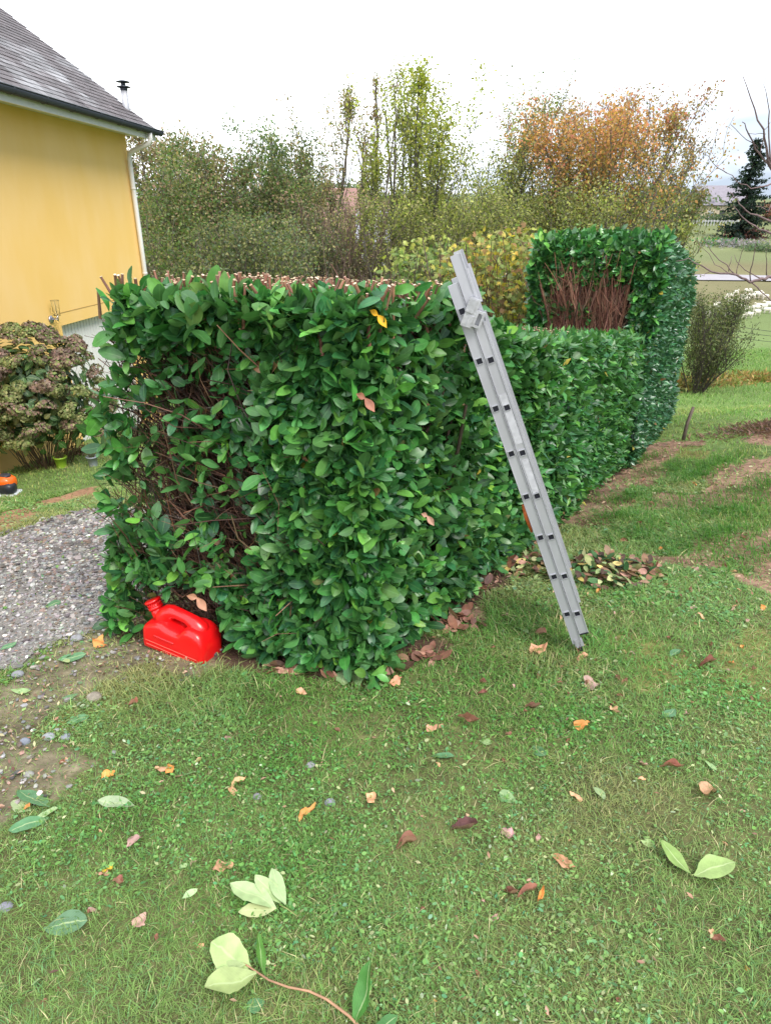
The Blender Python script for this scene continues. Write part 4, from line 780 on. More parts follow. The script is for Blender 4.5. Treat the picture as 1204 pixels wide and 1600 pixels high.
LV=[ # kind, base px, tip px, label
('green',(78,1260),(28,1244),'dark green laurel leaf crossing two pale leaves by the bare soil',1.15),
('pale',(48,1268),(20,1256),'small pale leaf tucked under the dark green leaf by the bare soil',1.2),
('orange',(34,1268),(50,1257),'curled orange leaf scrap lying on the pale leaf by the bare soil',1),
('pale',(52,1282),(92,1266),'pale laurel leaf with a small hole between two dark green leaves',1.15),
('green',(76,1278),(14,1302),'long dark green laurel leaf pointing down at the left edge',.9),
('pale',(210,1258),(156,1254),'long narrow pale leaf with an upright stalk in the left lawn',.9),
('orange',(158,1216),(180,1208),'bright orange dry leaf below the bare soil patch',1.1),
('green',(68,1450),(140,1440),'large broad dark green laurel leaf flat on the lower left lawn',1.1),
('tan',(364,1350),(332,1366),'peach coloured dry leaf above the pale three leaf sprig',1.1),
('pink',(200,1312),(222,1318),'pinkish brown dry leaf in the left lawn',1.2),
('tan',(150,1366),(170,1372),'light tan dry leaf beside a tiny yellow leaf',1.1),
('yellow',(163,1358),(176,1363),'tiny yellow leaf beside a light tan leaf',1),
('brown',(175,1376),(190,1390),'brown dry leaf just below the light tan leaf',1.2),
('pale',(280,1352),(292,1356),'tiny pale green leaf piece in mid left lawn',1.6),
('pale',(284,1404),(308,1390),'small pale green torn leaf left of the three leaf sprig',1.1),
('pink',(208,1438),(230,1448),'pinkish dry leaf right of the broad dark green leaf',1.3),
('green',(380,1577),(414,1570),'round grey green leaf under the long cut branch',1.6),
('tan',(245,1198),(258,1210),'tan dry leaf, leftmost of the row below the jerrycan',1),
('orange',(262,1196),(270,1214),'orange tan leaf in the row below the jerrycan',1),
('pink',(272,1214),(284,1216),'small pink leaf in the row below the jerrycan',1.2),
('pale',(286,1212),(308,1208),'pale green leaf at the right of the row below the jerrycan',1),
('tan',(300,1196),(316,1186),'narrow tan leaf above the row below the jerrycan',.7),
('tan',(360,1230),(384,1218),'peach leaf, upper one of a pair in the mid lawn',1),
('tan',(364,1244),(362,1230),'peach leaf, lower one of a pair in the mid lawn',1.2),
('orange',(466,1282),(492,1263),'slender yellow orange leaf in the mid lawn',.55),
('tan',(573,1241),(588,1260),'beige oval dry leaf in the centre lawn',.9),
('brown',(617,1326),(650,1320),'reddish brown folded leaf left of the dark curled leaf',1.2),
('dark',(703,1294),(748,1306),'very dark curled leaf in the centre right lawn',1.0),
('pink',(782,1302),(805,1306),'pale pinkish upright dry leaf right of the dark curled leaf',1.6),
('tan',(862,1338),(899,1357),'smooth orange tan leaf in the right lawn',.9),
('pale',(806,1252),(780,1240),'pale green leaf half facing up in the right lawn',1.3),
('pale',(944,1250),(928,1232),'pale green leaf right of the small tan leaf',1.3),
('tan',(910,1250),(888,1243),'small tan leaf between two pale green leaves',1),
('pale',(1098,1186),(1120,1208),'thin crescent shaped pale leaf near the right edge',.6),
('brown',(1028,1198),(1066,1206),'red brown curled leaf left of the crescent pale leaf',.9),
('tan',(1118,1233),(1090,1243),'peach coloured leaf near the right edge',1.1),
('pale',(1050,1262),(1064,1270),'little pale leaf left of centre in the right lawn',.9),
('brown',(783,1392),(812,1402),'brown curled leaf at the left of the dry cluster in the lower lawn',1),
('brown',(808,1402),(838,1392),'brown curled leaf at the right of the dry cluster in the lower lawn',1),
('orange',(840,1412),(850,1388),'orange stalk like leaf standing beside the dry cluster',.4),
('pale',(878,1440),(896,1447),'small pale leaf in the lower right lawn',1),
('brown',(1106,1464),(1132,1474),'grey brown folded leaf in the lower right lawn',1.2),
('pale',(748,1156),(768,1165),'small pale leaf below the ladder side lawn',1.2),
('green',(832,1166),(852,1184),'round grey green leaf near the middle of the right lawn',1.6),
('green',(674,1182),(710,1184),'grey green laurel leaf in the centre of the lawn',1),
('brown',(714,1120),(754,1136),'long rust brown curled leaf below the hedge corner',.8),
('tan',(666,1144),(682,1136),'tan curled leaf left of the long rust brown leaf',1.2),
('brown',(818,1106),(844,1112),'narrow rust brown leaf below the ladder foot',.7),
('orange',(896,1140),(918,1132),'orange brown leaf below the ladder foot',1.2),
('pink',(912,1076),(934,1070),'greyish pink leaf just below the ladder foot',1.5),
('tan',(950,1104),(966,1118),'cream and tan torn leaf right below the ladder foot',.8),
('green',(1034,1122),(1054,1112),'bluish green leaf on the mossy patch',1.2),
('tan',(830,1024),(854,1012),'light tan curled leaf left of the ladder foot',.9),
('brown',(832,990),(852,997),'red brown leaf left of the ladder above the light tan one',1.2),
('pale',(804,978),(824,993),'pale striped leaf left of the ladder',.8),
('brown',(746,1066),(760,1070),'small red brown leaf, upper one of two below the hedge corner',1.3),
('brown',(746,1082),(762,1086),'small red brown leaf, lower one of two below the hedge corner',1.3),
('tan',(462,1080),(480,1088),'tan leaf below the front of the hedge',1),
('tan',(608,1070),(626,1062),'peach leaf at the hedge corner',1.2),
('pale',(536,1072),(540,1048),'left leaf of the upright pale pair at the hedge foot',1.3),
('pale',(562,1072),(556,1048),'right leaf of the upright pale pair at the hedge foot',1.3),
('tan',(900,1030),(918,1026),'orange tan leaf at the rubber foot of the ladder',1),
('brown',(1086,1042),(1114,1038),'brown leaf on the right bank edge',.9),
('green',(1045,1025),(1062,1018),'grey green leaf right of the ladder foot',1.2),
('green',(90,1032),(135,1026),'dark green laurel leaf on the gravel nearest the jerrycan',1),
('green',(104,1130),(140,1122),'green leaf lying on the soil by the round stone',1.2),
('green',(96,1092),(122,1088),'bluish green leaf left of the round stone',1),
('green',(70,948),(95,942),'green leaf lying on the far gravel',1.1),
('pale',(16,1078),(50,1084),'pale leaf on the edge of the gravel at left',.7),
('orange',(150,1012),(158,1000),'orange leaf on the soil left of the jerrycan',1.6),
('pale',(92,1030),(108,1038),'short pale leaf beside the dark leaf on the gravel',1),
('green',(0,1016),(26,1006),'dark green leaf on the gravel at the left edge',1),
('brown',(200,1100),(216,1104),'brown leaf on the grass below the jerrycan',1.2),
('pink',(1000,1190),(1010,1200),'tiny pinkish leaf in the right lawn',1.2)]
for kind,b,t,label,wf in LV:
    G=Geo(); pb=leaf_geo(G,kind,b,t,wf=wf)
    if label.startswith(('left leaf','right leaf')): pass
    o=G.obj('fallen_leaf',KIND[kind][2],org=pb); tag(o,label,'leaf',group='cut and dry leaves scattered on the lawn')
# many small dry leaves that nothing tells apart
protos={}
for kind in ('tan','brown','pink','orange','pale'):
    G=Geo(); cols,tp,m,_=KIND[kind]; G.inst(crumple(tp,kind),np.array([np.eye(3)]),np.zeros((1,3)),np.array(cols)); o=G.obj('fallen_leaf',m); COLL.objects.unlink(o); protos[kind]=o
LBL={'tan':'small tan dry leaf lying loose in the grass','brown':'small dark brown dry leaf lying loose in the grass','pink':'small pinkish dry leaf lying loose in the grass','orange':'small orange dry leaf lying loose in the grass','pale':'small pale green leaf piece lying loose in the grass'}
GRP={'tan':'small tan dry leaves in the grass','brown':'small dark brown dry leaves in the grass','pink':'small pinkish dry leaves in the grass','orange':'small orange dry leaves in the grass','pale':'small pale green leaf pieces in the grass'}
cnt=0
while cnt<170:
    if rng.random()<.45: px_,py_=rng.uniform(860,1200),rng.uniform(700,1100)
    elif rng.random()<.3: px_,py_=rng.uniform(680,1000),rng.uniform(900,1150)
    else: px_,py_=rng.uniform(10,1195),rng.uniform(1090,1590)
    p=gp(px_,py_,.012); s_,w_=hedge_sw(p[0],p[1])
    if -.3<s_<9.5 and -.1<w_<HW: continue
    kind=rng.choice(['tan','brown','pink','orange','pale'],p=[.25,.33,.2,.07,.15]); o=protos[kind].copy(); COLL.objects.link(o)
    s=rng.uniform(.018,.036)*np.clip(p[1]/2.4,.8,2.0); o.location=tuple(p); o.scale=(s,s,s); o.rotation_euler=(rng.normal()*.35,rng.normal()*.35,rng.uniform(0,6.28)); tag(o,LBL[kind],'leaf',GRP[kind]); cnt+=1
# stones
def stone(px_,py_,r,colr,label,seed,flat=.7,loc=None):
    p=gp(px_,py_); r0=np.random.default_rng(seed); import bmesh
    bm=bmesh.new(); bmesh.ops.create_icosphere(bm,subdivisions=3,radius=1)
    V=np.array([v.co[:] for v in bm.verts]); F=[[v.index for v in f.verts] for f in bm.faces]; bm.free()
    V*= (1+.10*vn(V[:,0],V[:,1],V[:,2],2.2,seed)+.03*vn(V[:,0],V[:,1],V[:,2],7,seed+1))[:,None]; V*=np.array([r*1.1,r*.9,r*flat]); V[:,2]+=r*flat*.6
    G=Geo(); G.poly(V+p,F,tuple(q*.62 for q in colr)); o=G.obj('stone',M_stone2,org=p); tag(o,label,'stone',group='loose stones beside the drive and in the lawn')
stone(148,1094,.030,(.42,.37,.30),'round beige stone between the soil and the grass',1,.85)
stone(40,1162,.019,(.33,.36,.43),'small blue grey stone at the left of the row of three',2,.9)
stone(77,1154,.024,(.45,.47,.50),'pale angular stone in the middle of the row of three',3,.6)
stone(103,1154,.020,(.36,.38,.44),'blue grey stone at the right of the row of three',4,.6)
stone(485,1198,.017,(.40,.40,.42),'light grey stone in the mid lawn',5); stone(515,1257,.019,(.36,.35,.42),'lilac grey stone in the centre of the lawn',6); stone(402,1248,.017,(.38,.36,.40),'small grey stone left of the lilac one',7)
stone(10,1422,.020,(.36,.35,.42),'lilac grey stone at the left edge of the lawn',8,.8); stone(46,1212,.018,(.45,.44,.42),'pale stone on the bare soil above the leaf cluster',9,.6); stone(788,987,.010,(.75,.75,.75),'tiny white stone in the grass left of the ladder',10); stone(28,1056,.026,(.36,.37,.40),'grey stone at the gravel edge',11,.55); stone(120,1000,.028,(.40,.40,.43),'bluish stone on the gravel near the jerrycan',12,.6); stone(160,1008,.017,(.5,.47,.45),'small pale stone left of the jerrycan',13,.7)
# sprigs
def sprig(name,label,stem_px,stem_r,leaves,scol):
    pts=[gp(a,b,dz=h) for a,b,h in stem_px]; root=thing(name,label,'branch',pts[0]); G=Geo(); G.path(pts,np.linspace(stem_r,stem_r*.5,len(pts)),7,scol); G.obj('stem',M_twig,root)
    for kind,b,t,wf,up,colr in leaves: G=Geo(); leaf_geo(G,kind,b,t,wf=wf,up=up,colr=colr); G.obj('leaf',M_fresh,root)
PU=(.31,.38,.15)
def g3(a,b,h): return tuple(gp(a,b,dz=h))
sprig('cut_branch','long cut laurel branch with pale leaves at the bottom of the lawn',[(575,1620,.02),(545,1588,.03),(510,1562,.04),(482,1549,.045),(450,1543,.04),(420,1532,.035),(395,1515,.035),(372,1500,.03),(350,1488,.03)],.004,
 [('pale',g3(392,1512,.035),g3(330,1478,.05),1.5,(.1,-.3,1),PU),('pale',g3(384,1508,.035),g3(338,1520,.03),1.2,(0,0,1),(.29,.36,.17)),('pale',g3(402,1520,.035),g3(321,1550,.03),1.25,(0,.1,1),PU),('green',g3(412,1526,.035),g3(398,1462,.07),.75,(.9,0,.5),(.10,.24,.04)),('green',g3(552,1606,.02),g3(588,1502,.14),.85,(-.7,-.5,.5),(.06,.20,.035)),('green',g3(575,1622,.02),g3(622,1592,.04),1.1,(0,0,1),(.05,.15,.04))],(.34,.19,.11))
sprig('leaf_sprig','cut sprig of three pale leaves with undersides up in the lower lawn',[(464,1432,.02),(448,1420,.03),(436,1414,.03)],.002,
 [('pale',g3(432,1418,.03),g3(362,1386,.03),.95,(0,-.1,1),(.37,.47,.24)),('pale',g3(432,1420,.028),g3(374,1430,.02),1.0,(.1,0,1),(.37,.47,.24)),('pale',g3(440,1412,.03),g3(400,1370,.05),1.1,(-.3,-.1,1),(.32,.42,.2)),('pale',g3(446,1414,.035),g3(422,1364,.05),1.1,(.3,-.1,1),(.36,.46,.23))],(.22,.24,.08))
sprig('leaf_pair','joined pair of yellow green laurel leaves lying in the right lawn',[(1086,1366,.02),(1080,1368,.025),(1076,1366,.02)],.002,
 [('pale',g3(1078,1366,.03),g3(1031,1318,.035),1.0,(0,-.1,1),(.22,.33,.10)),('pale',g3(1083,1366,.03),g3(1144,1352,.04),1.1,(0,-.1,1),(.26,.36,.12))],(.35,.4,.15))
G=Geo(); p=gp(1012,1324,dz=.014); star=(np.array([(0,0,0),(-.32,.12,.02),(-.5,.42,-.04),(-.2,.42,.02),(-.26,.78,-.05),(-.05,.6,.02),(0,1.,-.06),(.05,.6,.02),(.26,.78,-.05),(.2,.42,.02),(.5,.42,-.04),(.32,.12,.02)],float),[[0,1,2,3],[0,3,4,5],[0,5,6,7],[0,7,8,9],[0,9,10,11]],np.zeros((12,3))); G.inst(star,frames(np.array([[.3,1,.1]]),np.array([[.1,-.1,1.]]),np.array([.05])),p[None],(.15,.30,.03)); o=G.obj('fallen_leaf',M_fresh,org=p); tag(o,'bright green lobed leaf above the yellow green leaf pair','leaf',group='cut and dry leaves scattered on the lawn')
# coloured leaves caught in the hedge
for px_,py_,y_,L,colr,label in ((590,492,2.62,.055,(.80,.42,.02),'yellow leaf caught high in the near corner of the hedge'),(667,806,2.93,.055,(.50,.28,.20),'pale brown leaf caught low in the long side of the hedge'),(570,622,2.50,.06,(.36,.15,.10),'red brown leaf hanging in the middle of the hedge corner'),(308,934,2.42,.065,(.45,.22,.14),'tan leaf resting in the hedge above the jerrycan')):
    p=at(px_,py_,y_-.10); G=Geo(); G.inst(UNIT_FLAT,frames(np.array([[.5,-.1,-.8]]),np.array([[.2,-1,.4]]),np.array([L]),np.array([L*.9])),p[None],np.array([colr])); G.inst(UNIT_FLAT,frames(np.array([[-.6,-.2,.3]]),np.array([[.1,-1,.5]]),np.array([L*.7]),np.array([L*.7])),p[None],np.array([colr])*.95); o=G.obj('caught_leaf',M_dry,org=p); tag(o,label,'leaf')
# wooden stake
p=gp(1066,688); G=Geo(); G.path([p-[0,0,.1],p+[.02,0,.25],p+[.06,0,.46]],[.025,.023,.02],7); o=G.obj('wooden_stake',surf('old_wood',(.13,.10,.08),.9,ns=20,var=.3),org=p); tag(o,'short leaning wooden stake at the end of the tall hedge','stake')
# brown mulch mound at right
p=gp(1250,668); G=Geo(); n=2600; a=rng.normal(size=(n,2))*[.55,.22]; x=p[0]+a[:,0]; y=p[1]+a[:,1]; z=T(x,y)+.16*np.exp(-(a[:,0]/.6)**2-(a[:,1]/.28)**2)*rng.random(n)
G.inst(bit,frames(nrm(rng.normal(size=(n,3))*[1,1,.4]),np.stack([rng.normal(size=n)*.4,rng.normal(size=n)*.4,np.ones(n)],1),rng.uniform(.04,.10,n),rng.uniform(.02,.05,n)),np.stack([x,y,z+.02],1),pal(n,[(.17,.09,.065),(.24,.13,.10),(.11,.06,.05)])); o=G.obj('compost_heap',M_dry); tag(o,'low heap of brown dead trimmings at the right edge','compost',kind='stuff')
# ------------------------------------------------------------------ trees
TL=(np.array([(-.5,.5,.0),(0,0,0),(.5,.5,.0),(0,1,.0)],float)*[.62,1,1],[[0,1,2,3]],np.zeros((4,3)))
def tree(name,label,cat,pxc,pytop,wpx,dist,palette,nl,ls,stems=1,base=None,lowleaf=.15,upr=.55,topcol=None,bark=((.13,.11,.09),),twn=9,droop=0.,group='trees standing beyond the hedge',tr=None,sparse=0.,mat=None,clump=.2,hmin=.62):
    top=at(pxc,pytop,dist); x0,y0=top[0],dist; gz=float(T(x0,y0)); H=top[2]-gz; R=wpx/1040*dist*1.05/2
    root=thing(name,label,cat,(x0,y0,gz),group); tr=tr or H*.012
    G=Geo(); tips=[]; segs=[]
    cb=np.array(bark,float)
    def br(p,d,L,r,lev):
        n=6 if lev==0 else (4 if lev==1 else 3); pts=[p]
        for i in range(n):
            d=nrm(d+rng.normal(size=3)*(.07 if lev==0 else .16)+np.array([0,0,(.05 if lev else .06)*upr*2-droop*lev])); q=pts[-1]+d*L/n
            segs.append((pts[-1],q,r*(1-i/n*.75),r*(1-(i+1)/n*.75),lev)); pts.append(q)
            fr=(i+1)/n
            if lev<2:
                k=twn if lev==0 else 4
                for j in range(max(1,int(k/ n *1.6))):
                    if lev==0 and fr<lowleaf: continue
                    a=rng.uniform(0,6.283); e=upr; dd=nrm(np.array([math.cos(a)*(1-e),math.sin(a)*(1-e),e])+d*.2)
                    if lev==0: ll=R*rng.uniform(.6,1.15)*(math.sin(math.pi*min(.97,max(.12,(fr-lowleaf*.6)/(1.02-lowleaf*.6))))**.42)/max(.35,(1-e)*1.1)
                    else: ll=L*rng.uniform(.35,.6)
                    ll=min(ll,max(.15,(gz+H*1.0-q[2])/max(.3,dd[2]))*1.05)
                    ll=min(ll,L*.55 if lev==0 else ll); br(q-(q-pts[-2])*rng.random(),dd,ll,r*(1-fr*.7)*.42,lev+1)
            else: tips.append(q)
            if lev==1 and fr>.6: tips.append(q)
        if lev==0: tips.extend([pts[-1],pts[-2]])
    for s in range(stems):
        a=rng.uniform(0,6.283); off=np.array([math.cos(a),math.sin(a),0])*R*(.12 if stems>1 else 0)*rng.random()**.5
        d=nrm(np.array([0,0,1.])+(off/R*2.2 if stems>1 else 0)+np.array([math.cos(a),math.sin(a),0])*(.13 if stems>1 else 0)*R/H*4)
        hh=H*(rng.uniform(hmin,1.0) if s else .98); br(np.array([x0,y0,gz])+off-[0,0,.15],d,hh,tr*rng.uniform(.6,1),0)
    S=segs; lev=np.array([q[4] for q in S]); P0=np.array([q[0] for q in S]); P1=np.array([q[1] for q in S]); r0=np.array([q[2] for q in S]); r1=np.array([q[3] for q in S])
    cc=cb[rng.integers(0,len(cb),len(S))]*(1+.15*rng.normal(size=(len(S),1)))
    mn=dist*.00055
    for l,sd in ((0,7),(1,4),(2,3)):
        q=lev==l; G.tubes(P0[q],P1[q],np.maximum(r0[q],mn*(1.2 if l==0 else .8 if l==1 else .6)),np.maximum(r1[q],mn*.5),sd,np.clip(cc[q],.01,1))
    G.obj('trunk',M_bark,root)
    if nl:
        tips=np.array(tips); k=rng.integers(0,len(tips),nl); P=tips[k]+rng.normal(size=(nl,3))*R*clump*.5; 
        pc=pal(nl,palette,.18); tcl=vn(P[:,0],P[:,1],P[:,2],1.3/R*2.2,rng.integers(1000))
        pc*=(1+.28*tcl)[:,None]
        if sparse:
            kk=rng.random(nl)<np.clip(1-sparse+.6*tcl,.05,1); P,pc,tcl=P[kk],pc[kk],tcl[kk]
        if topcol is not None:
            t=sst((P[:,2]-gz)/H+.12*rng.normal(size=len(P)),topcol[1],topcol[2])[:,None]; tc_=pal(len(P),topcol[0],.18); pc=pc*(1-t)+tc_*t
        m=len(P); L=nrm(rng.normal(size=(m,3))+[0,0,-.4]); G=Geo(); G.inst(TL,frames(L,nrm(rng.normal(size=(m,3))+[0,0,.7]),ls*rng.uniform(.6,1.3,m)),P,np.clip(pc,.01,.9)); G.obj('crown',mat or M_treeleaf,root)
    return root
OL=[(.21,.205,.085),(.25,.235,.10),(.165,.17,.08)]; GN=[(.11,.17,.06),(.145,.20,.07),(.095,.135,.06)]; YG=[(.31,.32,.09),(.37,.36,.10),(.24,.25,.08)]; RB=[(.33,.22,.15),(.40,.27,.18),(.27,.20,.14)]; OR=[(.55,.24,.10),(.60,.33,.13),(.48,.19,.12)]; DG=[(.10,.135,.08),(.13,.165,.085)]
TRL=[
('bushy_tree','brown and green bushy tree right beside the white downspout',245,198,125,25,OL+RB+RB,11000,.10,dict(hmin=.78,stems=6,upr=.5,lowleaf=.05,topcol=(RB+OL,.6,.9),twn=12)),
('bushy_tree','green rounded tree second from the house',322,212,150,22.5,GN+OL+RB[:1],13500,.095,dict(hmin=.78,stems=6,upr=.45,lowleaf=.03,twn=13)),
('bare_tree','leafless pale tree crown behind the green bushy trees',384,208,80,33,RB,200,.07,dict(stems=3,upr=.6,bark=((.30,.27,.27),),twn=14)),
('bushy_tree','dark grey green tree left of the tall thin brown ones',410,196,130,26,DG+GN+OL,11000,.10,dict(hmin=.78,stems=5,upr=.55,lowleaf=.05,twn=12)),
('tall_thin_tree','tall thin tree with sparse brown leaves, left one of the pair',492,122,88,29,RB+OL+[(.38,.28,.10)],4300,.10,dict(stems=4,upr=.80,lowleaf=.2,twn=11)),
('tall_thin_tree','tall pointed tree with sparse brown leaves, right one of the pair',543,108,64,30,RB+[(.25,.2,.14)],2600,.10,dict(stems=3,upr=.84,lowleaf=.15,twn=10)),
('bare_sapling','slender almost leafless sapling in the sky gap',578,150,36,27,YG,160,.08,dict(stems=2,upr=.9,lowleaf=.3,twn=6)),
('bare_sapling','thin leafless poles just left of the yellow topped ash',614,138,60,29,YG+OL,900,.09,dict(stems=5,upr=.88,lowleaf=.25,twn=7)),
('ash_tree','tall ash with a dense yellow green clump at its top',686,106,128,27,YG+OL,6200,.11,dict(stems=5,upr=.74,lowleaf=.22,twn=10,topcol=([(.36,.35,.06),(.30,.31,.06)],.66,.78),bark=((.07,.065,.055),))),
('ash_tree','tall open ash right of the yellow topped one with thin foliage',762,98,128,29,YG+OL,4300,.10,dict(stems=5,upr=.78,lowleaf=.25,twn=11,bark=((.09,.08,.07),))),
('young_tree','shorter olive and orange tree right of the two ashes',826,190,62,30,OL+YG,2900,.10,dict(stems=2,upr=.7,topcol=(RB+OR,.75,.95))),
('oak_tree','ochre tree with a bare twiggy peak left of the orange oak',905,158,140,29,OL+YG+[(.36,.27,.09)],9000,.10,dict(stems=5,upr=.62,lowleaf=.08,twn=13,topcol=([(.34,.22,.12),(.36,.16,.12)],.72,.95))),
('oak_tree','oak turning bright orange red at its top',985,172,150,27,OL+YG+[(.34,.24,.07)],9000,.11,dict(stems=5,upr=.58,lowleaf=.06,twn=13,topcol=(OR+[(.45,.25,.08)],.6,.85))),
('small_oak','small airy oak with yellow patches nearest the spruce',1072,205,76,31,GN+OL+[(.36,.26,.06)],4600,.10,dict(stems=3,upr=.6,lowleaf=.08,twn=12,topcol=([(.22,.13,.10),(.30,.2,.08)],.6,.9))),
]
for (nm,lb_,px_,pt_,wp,ds,pl,nl,ls,kw) in TRL: tree(nm,lb_,'tree',px_,pt_,wp,ds,pl,int(nl*2.3),ls*1.02,**kw)
SHR=[('twiggy_shrub','reddish brown twiggy shrub in front of the tall thin trees',528,310,130,24,RB+OL,3200,.07,dict(stems=9,upr=.7,lowleaf=.0,twn=9,bark=((.20,.13,.11),))),
('yellow_shrub','yellow green shrub below the two ashes',640,318,120,23,YG+OL,5200,.09,dict(stems=6,upr=.6,lowleaf=.0)),
('yellow_shrub','broad olive yellow shrub under the open ash',752,285,190,25,YG+OL,11500,.10,dict(stems=7,upr=.45,lowleaf=.0,twn=11)),
('olive_shrub','dark olive shrub between the dark tree and the brown shrub',452,320,110,23,OL+DG,4500,.08,dict(stems=6,upr=.5,lowleaf=0)),
('olive_shrub','olive shrub under the ochre tree',860,290,150,25,OL+YG,8500,.10,dict(stems=6,upr=.5,lowleaf=0)),
('olive_shrub','olive shrub hanging over the end of the tall hedge',1012,345,84,20,OL+YG,6500,.085,dict(stems=6,upr=.45,lowleaf=0)),
('olive_shrub','low olive thicket in front of the green rounded tree',280,330,170,19,OL+GN,7000,.08,dict(stems=7,upr=.5,lowleaf=0)),
('olive_shrub','low grey green thicket behind the left part of the hedge',380,345,150,18,DG+OL,6000,.08,dict(stems=7,upr=.5,lowleaf=0)),
('willow_bush','thin leaved willow bush in the meadow beside the tall hedge',1112,462,132,17.5,[(.13,.15,.06),(.17,.17,.07),(.10,.11,.05)],6500,.055,dict(stems=10,upr=.66,lowleaf=0,bark=((.07,.055,.05),),twn=10,tr=.03)),
]
for (nm,lb_,px_,pt_,wp,ds,pl,nl,ls,kw) in SHR: tree(nm,lb_,'shrub',px_,pt_,wp,ds,pl,int(nl*1.9),ls*1.0,group='shrubs growing beyond the hedge',**kw)
# dark wood edge far behind on the hillside, reads as one mass
G=Geo(); n=26000; x=rng.uniform(-90,70,n); yb=150+25*vn(x,x*0,0,.05,90)+rng.normal(size=n)*6; hgt=5+2.5*vn(x,yb*0,0,.18,91)
z=T(x,yb)+hgt*rng.random(n); G.inst(TL,frames(nrm(rng.normal(size=(n,3))),nrm(rng.normal(size=(n,3))+[0,-.5,.5]),rng.uniform(.5,1.1,n)),np.stack([x,yb,z],1),pal(n,DG+[(.16,.16,.07)],.2)); o=G.obj('distant_wood',M_treeleaf); tag(o,'distant dark wood along the far hillside','wood',kind='stuff')
# maple like autumn shrub behind the hedge
star=(np.array([(0,0,0),(-.32,.12,.02),(-.5,.42,-.04),(-.2,.42,.02),(-.26,.78,-.05),(-.05,.6,.02),(0,1.,-.06),(.05,.6,.02),(.26,.78,-.05),(.2,.42,.02),(.5,.42,-.04),(.32,.12,.02)],float),[[0,1,2,3],[0,3,4,5],[0,5,6,7],[0,7,8,9],[0,9,10,11]],np.zeros((12,3)))
for (px_,wpx,yt,dist,plt,nn,lbl) in ((790,175,352,9.3,[(.30,.33,.11),(.24,.29,.10),(.50,.42,.10),(.22,.26,.08),(.34,.20,.10),(.34,.32,.12),(.20,.13,.07),(.58,.42,.08)],3000,'yellow and rust leaved maple shrub left of the tall hedge'),(672,130,362,10.5,[(.22,.28,.10),(.30,.34,.11),(.36,.36,.10),(.16,.22,.08)],1300,'green and pale yellow maple shrub behind the ladder top'),(900,200,345,11.6,[(.20,.27,.09),(.30,.33,.10),(.25,.24,.08)],1500,'pale green maple shrub behind the tall hedge')):
    c=at(px_,yt,dist); R=wpx/1040*dist*.55; gz=float(T(c[0],dist)); root=thing('maple_shrub',lbl,'shrub',(c[0],dist,gz),'maple shrubs behind the hedge')
    n=nn; a=rng.uniform(0,6.283,n); r=R*np.sqrt(rng.random(n))*(1+.1*rng.normal(size=n)); hh=(c[2]-gz); z=gz+hh*(.35+.65*rng.random(n)**.7)*(1-.12*(r/R)**2)+.05*vn(a,r,0,5,5); P=np.stack([c[0]+r*np.cos(a),dist+r*.75*np.sin(a),z],1)
    L=nrm(rng.normal(size=(n,3))+[0,-.4,-.5]); G=Geo(); G.inst(star,frames(L,nrm(rng.normal(size=(n,3))*.6+[0,-.6,.8]),rng.uniform(.055,.11,n),rng.uniform(.06,.12,n)),P,pal(n,plt,.22)); G.obj('foliage',M_treeleaf,root)
    G=Geo(); n=60; P0=np.stack([c[0]+rng.normal(size=n)*R*.4,dist+rng.normal(size=n)*R*.3,np.full(n,gz)],1); twigs(G,P0,np.stack([rng.normal(size=n)*.15,rng.normal(size=n)*.15,np.ones(n)],1),np.full(n,hh*.98)*rng.uniform(.8,1,n),rng.uniform(.006,.014,n),6,pal(n,[(.10,.06,.05),(.07,.05,.04)]),wob=.05); G.obj('stems',M_twig,root)
# bracken at the meadow edge
G=Geo()
for px_,py_,w_,n in ((1060,612,.5,500),(1100,606,.7,700),(1140,604,.5,300),(1180,600,.7,900),(1240,598,.8,900)):
    p=gp(px_,py_); a=rng.normal(size=(n,2))*[w_*.5,.3]; x=p[0]+a[:,0]; y=p[1]+a[:,1]; G.inst(TL,frames(nrm(rng.normal(size=(n,3))+[0,0,.8]),nrm(rng.normal(size=(n,3))),rng.uniform(.10,.24,n),rng.uniform(.05,.10,n)),np.stack([x,y,T(x,y)+.3*rng.random(n)],1),pal(n,[(.36,.20,.08),(.42,.27,.11),(.22,.22,.07),(.30,.30,.10)]))
o=G.obj('bracken',M_treeleaf); tag(o,'rust coloured bracken along the meadow edge','bracken',kind='stuff')
# ------------------------------------------------------------------ spruce
sp=gp(1168,372); top=at(1168,214,sp[1]); top[0]=at(1168,300,sp[1])[0]; sp[0]=top[0]; root=thing('spruce_tree','tall dark spruce with drooping tiers beside the far farmhouse','tree',sp); H=top[2]-sp[2]; G=Geo(); G.tubes([sp],[top],[H*.02],[.05],8,(.06,.045,.04)); G.obj('trunk',M_bark,root); G=Geo()
for i in range(170):
    f=(i+rng.random())/170; z=sp[2]+H*(.02+.97*f); Lb=H*.34*(1-f)**.8*rng.uniform(.65,1.15)+.25; a=rng.uniform(0,6.283); m=int(12+Lb*9); t=np.linspace(.05,1,m); dx=np.stack([np.cos(a)*t*Lb,np.sin(a)*t*Lb,-.22*t*Lb+.16*Lb*t**3],1)
    P=np.array([sp[0],sp[1],z])+dx; P+=rng.normal(size=P.shape)*[.12,.12,.05]; L=nrm(np.tile([math.cos(a)*.6,math.sin(a)*.6,-.35],(m,1))+rng.normal(size=(m,3))*.5); G.inst(TL,frames(L,nrm(rng.normal(size=(m,3))*.5+[0,0,1]),rng.uniform(.4,.85,m)*(1-.4*t)),P,pal(m,[(.022,.04,.03),(.035,.055,.035),(.015,.028,.025)],.2))
G.obj('crown',M_treeleaf,root)
